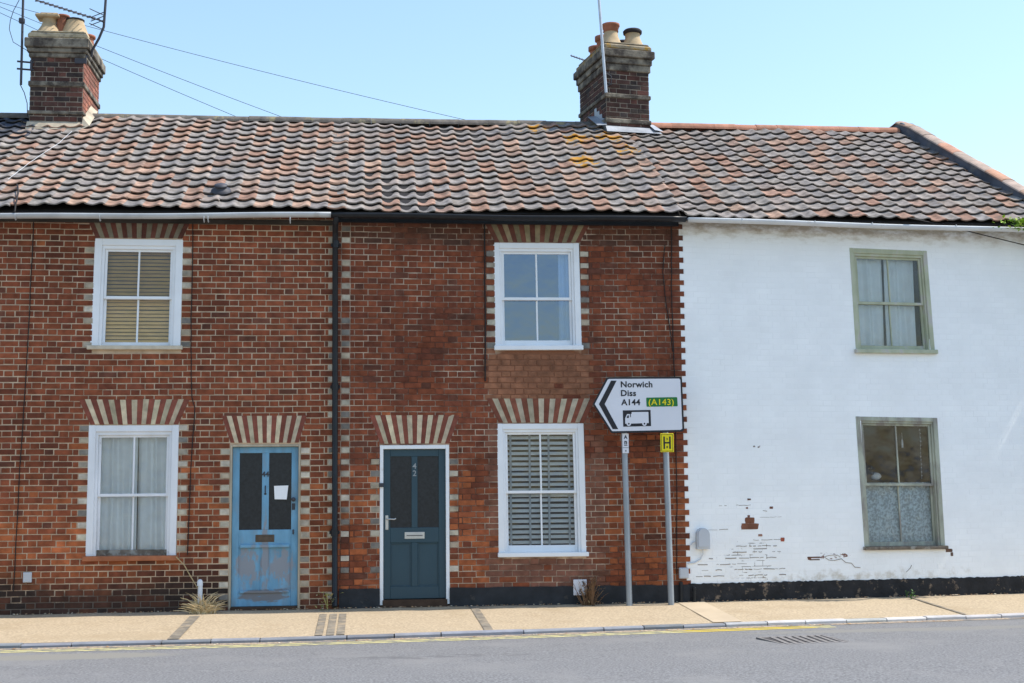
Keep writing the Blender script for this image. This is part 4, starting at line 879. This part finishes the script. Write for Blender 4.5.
for i in range(13): 
    q = p0 + d * (.12 + .068 * i); b.tube([q - Vector((.035, .12, .045)), q + Vector((.035, .12, .045))], .0065, 5)
b.build('boom', 'iron', A, A.location)
b = MB()
for k in (-1, 0, 1):
    q = p0 + Vector((-.10, 0, .03 + .06 * k)); b.tube([q + Vector((-.08, -.14, .05 * k)), q + Vector((.08, .14, .05 * k))], .007, 5); b.tube([q + Vector((-.09, 0, -.03)), q + Vector((.09, 0, .05))], .007, 5)
b.build('reflector', 'iron', A, A.location)
A = empty('aerial_pole', (3.70, 3.0, 7.4), 'tall pale aluminium pole strapped to the front corner of the right chimney', 'aerial')
b = MB(); b.tube([(3.672, 2.74, 7.44), (3.56, 2.74, 9.3)], .022, 10); b.build('mast', 'alu', A, A.location)
b = MB()
for z in (7.62, 7.78, 8.2): b.tube([(3.655 - .06 * (z - 7.44), 2.735, z), (3.80, 2.86, z - .03)], .010, 6)
b.tube([(3.69, 2.77, 7.75), (3.76, 2.77, 7.71), (3.76, 2.77, 7.60), (3.69, 2.77, 7.55)], .008, 6); b.build('bracket', 'iron', A, A.location)
A = empty('television_aerial', (3.4, 4.1, 8.2), 'small television aerial poking out behind the left side of the right chimney', 'aerial')
b = MB(); q0, q1 = Vector((3.75, 4.1, 8.33)), Vector((3.345, 4.1, 8.46)); b.tube([q0, q1], .010, 6)
for i in range(7): q = q0 + (q1 - q0) * (.3 + .11 * i); b.tube([q - Vector((.02, .13, .06)), q + Vector((.02, .13, .06))], .006, 5)
b.build('boom', 'iron', A, A.location)
def wire(p0, p1, sag, r, label, nm='overhead_wire', grp=None, mid=()):
    p0, p1 = Vector(p0), Vector(p1); pts = []
    for i in range(25):
        t = i / 24; q = p0.lerp(p1, t); q.z -= sag * 4 * t * (1 - t); pts.append(q)
    b = MB(); b.tube(pts, r, 5); base = tuple(p0.lerp(p1, .5)); o = thing_mb(b, nm, 'cable', base, label, 'wire', grp); return o
def ext(a, b, l, r): 
    a, b = Vector(a), Vector(b); return a + (a - b) * l, b + (b - a) * r
for (a, b, sg, lb) in (((-5.815, 5, 9.44), (1.94, 5, 7.587), .10, 'long overhead wire reaching the ridge of the middle roof'),
                       ((-5.876, 5, 9.354), (-1.285, 5, 7.587), .05, 'overhead wire meeting the left ridge, upper one of the two close together'),
                       ((-5.873, 5, 9.253), (-2.05, 5, 7.584), .05, 'lowest overhead wire, meeting the ridge nearest the left chimney')):
    p, q = ext(a, b, .25, .15); wire(p, q, sg, .0042, lb)
b = MB(); b.tube([(-4.95, 2.7, 8.75), (-5.0, 2.7, 8.6), (-5.07, 2.7, 8.45), (-5.11, 2.7, 8.3), (-5.12, 2.7, 8.17), (-5.06, 2.7, 7.98), (-4.89, 2.72, 7.88), (-4.84, 2.76, 7.86)], .005, 5); thing_mb(b, 'loose_wire', 'cable', (-5.22, 2.72, 7.78), 'thin slack wire looping down to the left of the left chimney', 'wire')

# ------------------------------------------------------------------ road sign and its plates
SG = empty('road_sign', (3.6, -.22, -.0), 'white direction sign pointing left on two grey posts', 'road sign')
so_ = SG.location.copy()
for xp, tilt in ((3.303, -.028), (3.833, -.03)):
    b = MB(); z0 = -.06; b.tube([(xp, -.22, z0), (xp + tilt * 1.28, -.22, 2.75)], .038, 16); b.build('post', 'galv', SG, so_)
ys = -.30
b = MB(); b.prism([(2.868, 2.510), (3.088, 2.160), (3.105, 2.146), (4.005, 2.160), (4.030, 2.185), (4.016, 2.83), (3.995, 2.853), (3.075, 2.847), (3.045, 2.838)], ys, ys + .012)
pnl = b.build('sign_panel', 'sign_black', SG, so_)
b = MB(); b.prism([(2.892, 2.510), (3.106, 2.172), (3.115, 2.170), (3.985, 2.183), (4.005, 2.20), (3.993, 2.815), (3.98, 2.830), (3.082, 2.826), (3.062, 2.818)], ys - .002, ys + .002); b.build('sign_face', 'sign_white', pnl, so_)
b = MB(); b.prism([(2.945, 2.510), (3.115, 2.195), (3.185, 2.195), (3.018, 2.510), (3.175, 2.805), (3.105, 2.805)], ys - .004, ys - .001); b.build('chevron', 'sign_black', pnl, so_)
T0 = Vector(so_)
def sign_text(s, size, x, z, m_='sign_black', dy=-.0035, bold=.0028, sq=1.0): return text(s, size, 'lettering', m_, pnl, Vector((x, ys + dy, z)) - T0, .001, bold, squash=sq)
sign_text('Norwich', .105, 3.222, 2.722, sq=1.05); sign_text('Diss', .105, 3.222, 2.612, sq=1.05); sign_text('A144', .105, 3.232, 2.497, sq=1.02)
b = MB(); b.prism([(3.560, 2.475), (3.945, 2.480), (3.952, 2.488), (3.948, 2.588), (3.94, 2.596), (3.556, 2.590), (3.549, 2.582), (3.552, 2.482)], ys - .0042, ys - .001); b.build('route_patch', 'sign_green', pnl, so_)
sign_text('(A143)', .108, 3.572, 2.497, 'sign_yellow', dy=-.0055, bold=.0008, sq=1.06)
b = MB(); b.prism([(3.250, 2.225), (3.605, 2.232), (3.602, 2.435), (3.247, 2.430)], ys - .004, ys - .001); lb = b.build('lorry_panel', 'sign_black', pnl, so_)
b = MB()
b.prism([(3.275, 2.262), (3.575, 2.270), (3.573, 2.410), (3.360, 2.408), (3.358, 2.385), (3.300, 2.383), (3.275, 2.33)], ys - .006, ys - .003)
for cxw in (3.32, 3.52): b.prism([(cxw + .028 * math.cos(q), 2.262 + .028 * math.sin(q)) for q in [2 * math.pi * i / 14 for i in range(14)]], ys - .0072, ys - .0035)
b.build('lorry_symbol', 'sign_white', pnl, so_)
b = MB(); b.prism([(3.292, 2.335), (3.322, 2.335), (3.322, 2.368), (3.308, 2.368)], ys - .0075, ys - .004); b.prism([(3.338, 2.345), (3.348, 2.345), (3.348, 2.41), (3.338, 2.41)], ys - .0075, ys - .004)
for cxw in (3.32, 3.52): b.prism([(cxw + .011 * math.cos(q), 2.262 + .011 * math.sin(q)) for q in [2 * math.pi * i / 10 for i in range(10)]], ys - .0085, ys - .005)
b.build('lorry_detail', 'sign_black', pnl, so_)
b = MB()
for xp in (3.25, 3.775): b.box(xp - .05, xp + .05, ys + .012, -.255, 2.30, 2.34, bev=.003); b.box(xp - .05, xp + .05, ys + .012, -.255, 2.68, 2.72, bev=.003)
b.build('clip', 'galv', SG, so_)
# plate wrapped on the left post
PT = empty('post_plate', (3.275, -.262, 1.9), 'narrow white plate with black characters on the left sign post', 'plate'); po_ = PT.location.copy()
b = MB(); b.box(3.243, 3.322, -.266, -.260, 1.895, 2.140, bev=.002); b.build('plate', 'sign_white', PT, po_)
text('A', .062, 'lettering', 'sign_black', PT, Vector((3.284, -.2672, 2.075)) - po_, .0008, .002, 'CENTER'); text('n', .075, 'lettering', 'sign_black', PT, Vector((3.284, -.2672, 2.012)) - po_, .0008, .003, 'CENTER')
b = MB(); b.box(3.262, 3.304, -.2685, -.2655, 1.99, 2.0); b.box(3.278, 3.29, -.2685, -.2655, 1.915, 1.935); b.box(3.245, 3.32, -.2685, -.2655, 1.962, 1.966); b.build('mark', 'sign_black', PT, po_)
# hydrant plate
HY = empty('hydrant_sign', (3.81, -.27, 1.9), 'small yellow hydrant plate with a black letter H on the right sign post', 'sign'); ho = HY.location.copy()
b = MB(); b.box(3.727, 3.897, -.272, -.262, 1.905, 2.140, bev=.004); hp = b.build('plate', 'sign_yellow', HY, ho)
b = MB()
for (a, c, e, g2) in ((3.737, 3.887, 1.915, 1.9195), (3.737, 3.887, 2.1255, 2.13), (3.737, 3.7415, 1.9195, 2.1255), (3.8825, 3.887, 1.9195, 2.1255)): b.box(a, c, -.2745, -.271, e, g2)
b.build('border', 'sign_black', hp, ho)
b = MB(); b.box(3.765, 3.785, -.2745, -.271, 1.945, 2.10); b.box(3.839, 3.859, -.2745, -.271, 1.945, 2.10); b.box(3.785, 3.839, -.2745, -.271, 2.012, 2.032); b.build('letter', 'sign_black', hp, ho)
text('3', .04, 'number', 'sign_black', hp, Vector((3.812, -.274, 2.055)) - ho, .0008, .001, 'CENTER'); text('8', .04, 'number', 'sign_black', hp, Vector((3.812, -.274, 1.955)) - ho, .0008, .001, 'CENTER')
b = MB(); b.box(3.79, 3.84, -.262, -.235, 1.96, 2.0, bev=.003); b.box(3.803, 3.823, -.268, -.258, 2.14, 2.16, bev=.002); b.build('clip', 'galv', HY, ho)

# ------------------------------------------------------------------ small things on and by the walls
B1 = empty('junction_box', WX @ Vector((.21, 0, .68)), 'rounded pale grey junction box on the white wall near the brick corner', 'box', rz=BEND)
b = MB(); pr = [(-.085, 0), (.085, 0), (.085, .18)] + [(.085 * math.cos(q), .18 + .085 * math.sin(q)) for q in [math.pi * i / 10 for i in range(1, 10)]] + [(-.085, .18)]
b.prism(pr, -.075, 0); b.prism([(x * .82, .03 + z * .86) for x, z in pr], -.088, -.07); b.build('casing', 'grey_plastic', B1)
b = MB(); b.tube([(.0, -.03, .0), (.005, -.03, -.06), (-.03, -.02, -.13), (-.10, -.015, -.17), (-.2, -.015, -.18)], .009, 6); b.tube([(-.085, -.02, .10), (-.13, -.015, .08), (-.15, -.015, .05)], .008, 6); b.build('cable', 'gutter_white', B1)
b = MB(); b.box(-.06, .06, -.045, 0, 0, .135, bev=.006); b.box(-.05, .05, -.05, -.04, .01, .125, bev=.004); o = b.build('meter_cover', 'grey_plastic'); o.location = (4.045, -.01, .315); tag(o, 'small square grey box at the foot of the brick corner', 'box')
b = MB(); b.box(-.05, .05, -.03, 0, -.06, .06, bev=.005)
for i in range(4): b.box(-.04, .04, -.033, -.028, -.045 + .025 * i, -.033 + .025 * i)
o = b.build('wall_vent', 'grey_plastic'); o.location = (-4.0, -.008, .46); tag(o, 'small white square vent low on the left brick wall', 'vent')
for x, h, lb in ((4.00, .27, 'taller black pipe stub against the black plinth beside the right sign post'), (4.17, .20, 'shorter black pipe stub at the start of the white house plinth')):
    b = MB(); b.tube([(0, 0, 0), (0, 0, h)], .022, 10); b.tube([(0, 0, h - .03), (0, 0, h)], .027, 10); b.lathe([(.022, h), (.012, h + .008), (.004, h + .012)], 10); o = b.build('pipe_stub', 'black_paint'); o.location = (x, -.055, .0); tag(o, lb, 'pipe')
b = MB(); b.tube([(0, 0, 0), (.005, 0, .34)], .028, 12); b.lathe([(.034, .30), (.034, .35), (.02, .375), (.005, .38)], 12); o = b.build('stand_pipe', 'old_white'); o.location = (-1.955, -.10, .03); tag(o, 'short white pipe standing in dry grass beside the blue door', 'pipe')
NP = empty('number_plate', (2.70, -.03, .12), 'white hydrant tablet with black numbers behind a dead weed, under the slatted-blind window', 'sign'); npo = NP.location.copy()
b = MB(); b.box(2.63, 2.80, -.04, -.024, .13, .325, bev=.004); b.build('plate', 'sign_white', NP, npo)
text('3', .085, 'number', 'sign_black', NP, Vector((2.755, -.0412, .24)) - npo, .0008, .002, 'CENTER'); text('5', .085, 'number', 'sign_black', NP, Vector((2.72, -.0412, .15)) - npo, .0008, .002, 'CENTER')
# vent tile on the left roof
b = MB(); b.lathe([(.13, -.01), (.12, .015), (.08, .03), (.07, .055), (.085, .06), (.08, .075), (.02, .085)], 14); o = b.build('roof_vent', 'iron'); q = Pl(-1.80, .55, .07); o.location = q; o.rotation_euler.x = rad(31); tag(o, 'dark lead slate vent low on the left roof', 'vent')
# cables on the walls
def cable(pts, r, label, grp=None, m_='cable', nm='wall_cable'):
    out = []
    for p, q in zip(pts, pts[1:]):
        for i in range(6): t = i / 6; out.append((p[0] + (q[0] - p[0]) * t + random.uniform(-.004, .004), p[1] + (q[1] - p[1]) * t, p[2] + (q[2] - p[2]) * t))
    out.append(pts[-1]); b = MB(); b.tube(out, r, 6); base = tuple(pts[-1]); return thing_mb(b, nm, m_, base, label, 'cable', grp)
cable([(-4.05, -.02, 4.86), (-4.07, -.02, 3.5), (-4.12, -.02, 2.0), (-4.16, -.02, .3)], .006, 'thin black cable down the left brick wall beside the white vent')
cable([(-2.12, -.02, 4.84), (-2.12, -.02, 3.4), (-2.10, -.02, 2.62), (-2.06, -.02, 2.50), (-2.10, -.02, 1.6), (-2.12, -.02, .7)], .006, 'thin dark cable running down past the right sides of the left house windows')
cable([(1.545, -.02, 4.86), (1.545, -.02, 3.3), (1.54, -.02, 2.82)], .009, 'short dark cable down the brick left of the sky-mirroring window')
cable([(3.99, -.02, 4.86), (3.97, -.02, 3.9), (3.985, -.02, 2.9), (3.98, -.02, 1.2), (3.96, -.02, .36)], .0065, 'dark cable down the brick edge behind the yellow hydrant plate')
cable([(3.90, -.02, 4.60), (3.86, -.02, 4.25), (3.90, -.02, 3.8), (3.97, -.02, 3.2)], .006, 'faint curling wire on the brick right of the sky-mirroring window')
cable([tuple(WX @ Vector((3.05, -.34, 4.98))), tuple(WX @ Vector((3.6, -.30, 4.90))), tuple(WX @ Vector((4.3, -.16, 4.80))), tuple(WX @ Vector((5.2, -.03, 4.66)))], .007, 'black cable slanting under the gutter at the right of the white house')
cable([tuple(Pl(-4.15, 3.2, .07)), tuple(Pl(-4.20, 2.6, .08)), tuple(Pl(-4.4, 1.6, .07)), tuple(Pl(-4.5, .9, .08))], .003, 'pale cable lying across the roof tiles below the left chimney', m_='gutter_white', nm='roof_cable')
cable([tuple(Pl(-4.33, .65, .09)), tuple(Pl(-4.25, .35, .1)), tuple(Pl(-4.2, .0, .08)), (-4.2, -.34, 4.86)], .011, 'dark cable hanging over the grey gutter at the far left', nm='roof_cable')
# drain grate in the road
DG = empty('drain_grate', (4.36, -3.78, road_z(1.9)), 'rusty slotted drain grate set in the road near the kerb', 'drain'); DG.rotation_euler.z = rad(7)
b = MB(); fr_ = .02
for q in ((-.36, .36, -.37, -.33), (-.36, .36, .33, .37), (-.36, -.33, -.33, .33), (.33, .36, -.33, .33)): b.box(q[0], q[1], q[2], q[3], -.02, .008, bev=.003)
b.build('frame', mat('rusty_grate', (.20, .185, .175), rough=.8, nscale=14, namt=.4, metal=.2), DG)
b = MB(); b.box(-.33, .33, -.33, .33, -.004, .0045); b.build('sump', mat('drain_dark', (.06, .055, .053), rough=1), DG)
b = MB()
for i in range(8):
    x = -.33 + .083 * i; b.add([(x, -.33, .0045), (x + .045, -.33, .0045), (min(x + .145, .33), .33, .0045), (min(x + .10, .33), .33, .0045), (x, -.33, .0105), (x + .045, -.33, .0105), (min(x + .145, .33), .33, .0105), (min(x + .10, .33), .33, .0105)], [(4, 5, 6, 7), (0, 1, 5, 4), (1, 2, 6, 5), (2, 3, 7, 6), (3, 0, 4, 7)])
b.build('bars', bpy.data.materials['rusty_grate'], DG)
# plants
def tuft(name, base, n, h, spread, cols, m_, label, cat, droop=.6, leaf=.006, lean=(0, 0), tall=0.0):
    b = MB()
    for i in range(n):
        a = random.uniform(0, 2 * math.pi); L_ = h * random.uniform(.35, 1.0) * (2.0 if random.random() < tall else 1); s = spread * random.uniform(.3, 1)
        o = Vector((random.gauss(0, spread * .35), random.gauss(0, spread * .12), 0)); d = Vector((math.cos(a) * s + lean[0], math.sin(a) * s * .35 - .02 + lean[1], 0)); pts = []
        for k in range(5): t = k / 4; pts.append(o + d * t * (1 + droop * t) + Vector((random.uniform(-.008, .008), 0, L_ * (t - droop * .55 * t * t))))
        for p in pts: p.y = min(p.y, -base[1] - .012)
        b.tube(pts, [leaf, leaf * .9, leaf * .7, leaf * .5, leaf * .2], 4, jit(random.choice(cols), .2))
    o = b.build(name, m_); o.location = base; return tag(o, label, cat)
STRAW = [(.68, .54, .31), (.56, .42, .22), (.74, .62, .40)]
tuft('dry_grass', (-1.90, -.24, .01), 280, .24, .15, STRAW, 'straw', 'clump of bleached dry grass round the white pipe beside the blue door', 'grass', droop=.8, tall=.18)
b = MB(); b.tube([(-.02, -.1, .05), (-.03, -.08, .25), (-.14, -.05, .42), (-.22, -.04, .56), (-.32, -.04, .66)], .007, 5, (.45, .34, .18)); o = b.build('dry_stem', 'straw'); o.location = (-1.93, -.02, .02); tag(o, 'long dry stem leaning from the dry grass up to the red sill', 'plant')
def leafy(name, base, n, r, h, cols, label, cat, size=.03, flat=.4):
    b = MB()
    for i in range(n):
        p = Vector((random.gauss(0, r * .45), random.gauss(0, r * .45 * flat), random.uniform(0, h)))
        a, e, s = random.uniform(0, 6.28), random.uniform(-.6, .9), size * random.uniform(.5, 1.2)
        d = Vector((math.cos(a) * math.cos(e), math.sin(a) * math.cos(e), math.sin(e))) * s; q = d.cross(Vector((0, 0, 1))).normalized() * s * .38
        p.y = min(p.y, -base[1] - .04) if abs(base[1]) < .3 else p.y
        b.add([p, p + d * .5 + q + Vector((0, 0, s * .1)), p + d, p + d * .5 - q + Vector((0, 0, s * .1))], [(0, 1, 2, 3)], jit(random.choice(cols), .25))
    for i in range(max(3, n // 12)):
        a = random.uniform(-r * .5, r * .5); b.tube([(0, -.03, 0), (a * .5, -.04, h * .5), (a, -.045, h * random.uniform(.7, 1))], .005, 4, cols[0])
    o = b.build(name, 'leaf'); o.location = base; return tag(o, label, cat)
leafy('weed', (-.42, -.12, .02), 46, .13, .20, [(.34, .30, .10), (.45, .38, .18), (.18, .20, .06)], 'yellowing weed at the foot of the black downpipe', 'weed', .05)
leafy('dead_weed', (2.84, -.13, .0), 130, .16, .36, [(.16, .085, .04), (.24, .13, .06), (.10, .06, .035), (.34, .20, .09)], 'brown dead weed in front of the white hydrant tablet', 'weed', .045)
tuft('dead_stalks', (2.80, -.12, .0), 34, .42, .14, [(.20, .11, .06), (.30, .18, .09)], 'straw', 'bare brown stalks standing in the dead weed under the slatted-blind window', 'weed', droop=.25, leaf=.005)
w2 = WX @ Vector((2.95, -.06, .0)); leafy('weed', (w2.x, w2.y, .01), 20, .05, .10, [(.05, .12, .025), (.08, .16, .04)], 'small green weed against the black plinth below the weathered window', 'weed', .045)
w3 = WX @ Vector((4.88, -.38, 4.85)); cr = leafy('creeper', (w3.x, w3.y, w3.z), 620, .46, .15, [(.26, .42, .03), (.34, .48, .05), (.17, .32, .03)], 'bright green creeper spilling over the gutter at the right end of the white house', 'creeper', .055, .3)
# unseen creeper mass and house, added with a gap to shape the wall's sunlight
w4 = WX @ Vector((5.62, -.22, 4.02)); b = MB()
for i in range(520):
    p = Vector((random.gauss(0, .16), random.uniform(-.16, .20), random.uniform(0, .98))); a, e, q_ = random.uniform(0, 6.28), random.uniform(-.6, .9), random.uniform(.04, .09)
    d = Vector((math.cos(a) * math.cos(e), math.sin(a) * math.cos(e), math.sin(e))) * q_; q = d.cross(Vector((0, 0, 1))).normalized() * q_ * .4
    b.add([p, p + d * .5 + q, p + d, p + d * .5 - q], [(0, 1, 2, 3)], jit(random.choice([(.26, .42, .03), (.17, .32, .03)]), .25))
b.tube([(0, .20, -4.0), (.03, .20, -2), (0, .18, 0), (.05, .1, .9)], [.04, .035, .03, .012], 8, (.12, .09, .06))
o = b.build('creeper', 'leaf'); o.location = w4; tag(o, 'unseen creeper mass added at the far right corner to dapple the white wall', 'creeper')
Eh = empty('brick_house', WX @ Vector((8.3, 0, 0)), 'unseen low brick house added past the far right end to shade the white house', 'house', rz=BEND)  # added out of view so its eaves shade the white wall
mb = MB(); slab(mb, -2.25, 4, -.15, 4.4, [], y=0.0); mb.build('wall', 'mortar_pale', Eh)
mb = MB(); lay_bricks(mb, -2.25, 4, 0.0, 4.4, left_colour); mb.build('brickwork', 'brick', Eh)
Pe = roof_surface(-2.0, 4, (4.35, 4.35), (6.3, 6.3), EY, RY); mb = MB(); pantiles(mb, Pe, -2.25, 4, LEN, tile_colour(.3)); rfe = mb.build('roof', 'tile', Eh)
mb = MB(); mb.add([(-2, 0, 4.35), (4, 0, 4.35), (4, RY, 6.25), (-2, RY, 6.25), (4, 6.6, 4.3), (-2, 6.6, 4.3)], [(0, 1, 2, 3), (3, 2, 4, 5)]); mb.build('roof_deck', 'tile_dark', rfe)
shell(Eh, Z0, -2.25, 4, 4.3)
b = MB()
for i in range(460):
    x = random.uniform(-4.4, 8.6); y = wall_y(x) - random.uniform(.02, .07) if random.random() < .75 else kerb_y(x) - random.uniform(.01, .07)
    z = pave_z(x, y) + .004 if y > kerb_y(x) else road_z(0) + .004
    s = random.uniform(.006, .024); a = random.uniform(0, 6.28); vs = [(x + s * math.cos(a + q) * random.uniform(.6, 1.3), y + s * .6 * math.sin(a + q), z + random.uniform(0, .012)) for q in (0, 1.6, 3.1, 4.7)]
    b.add(vs + [(x, y, z + .014)], [(0, 1, 4), (1, 2, 4), (2, 3, 4), (3, 0, 4)], jit(random.choice([(.40, .24, .12), (.5, .42, .3), (.3, .18, .1)]), .3))
o = b.build('leaf_litter', 'straw'); tag(o, 'scattered dry litter along the wall foot and the gutter of the road', 'litter', kind='stuff')
# ornaments on the window's middle rail (white house, downstairs)
OB = empty('bird_ornament', WX @ Vector((2.70, .165, 1.535)), 'small black and white bird ornament behind the weathered downstairs window', 'ornament', rz=BEND)
b = MB()
bd_ = [(.004, -.07), (.03, -.06), (.045, -.03), (.05, 0), (.045, .03), (.03, .055), (.01, .07)]
b.lathe([(r, z) for r, z in bd_], 14); b.map(lambda x, y, z: (z * 1.0 + .01, y, .05 + x)); b.build('body', 'paper', OB)
b = MB(); b.tube([(-.04, 0, .07), (-.055, 0, .10), (-.05, 0, .135)], [.03, .02, .014], 10); b.lathe([(.004, .105), (.022, .115), (.027, .135), (.02, .155), (.004, .162)], 12, (-.05, 0, .02)); b.build('neck', 'sign_black', OB)
b = MB(); b.tube([(-.072, 0, .155), (-.105, 0, .15)], [.01, .002], 8); b.build('beak', 'pot_cream', OB)
b = MB(); b.box(-.06, .07, -.03, .03, -.02, .0, bev=.006); b.build('base', 'iron', OB)
b = MB()
for i in range(13): 
    z = -.05 * i - random.uniform(0, .015); s = random.uniform(.006, .011); b.lathe([(.001, z - s), (s * .8, z - s * .5), (s, z), (s * .8, z + s * .5), (.001, z + s)], 8, (random.uniform(-.006, .006), 0, 0))
b.tube([(0, 0, -.66), (0, 0, .02)], .0015, 4); o = b.build('bead_string', 'paper'); o.location = WX @ Vector((3.36, .16, 2.20)); o.rotation_euler.z = BEND; tag(o, 'string of white beads hanging at the right of the weathered window', 'ornament')
b = MB(); b.lathe([(.012, 0), (.016, .05), (.01, .10), (.003, .12)], 10); b.tube([(0, 0, .12), (0, 0, .20)], .002, 4); o = b.build('hanging_ornament', 'paper'); o.location = WX @ Vector((3.10, .16, 1.96)); o.rotation_euler.z = BEND; tag(o, 'single white ornament hanging by the middle bar of the weathered window', 'ornament')
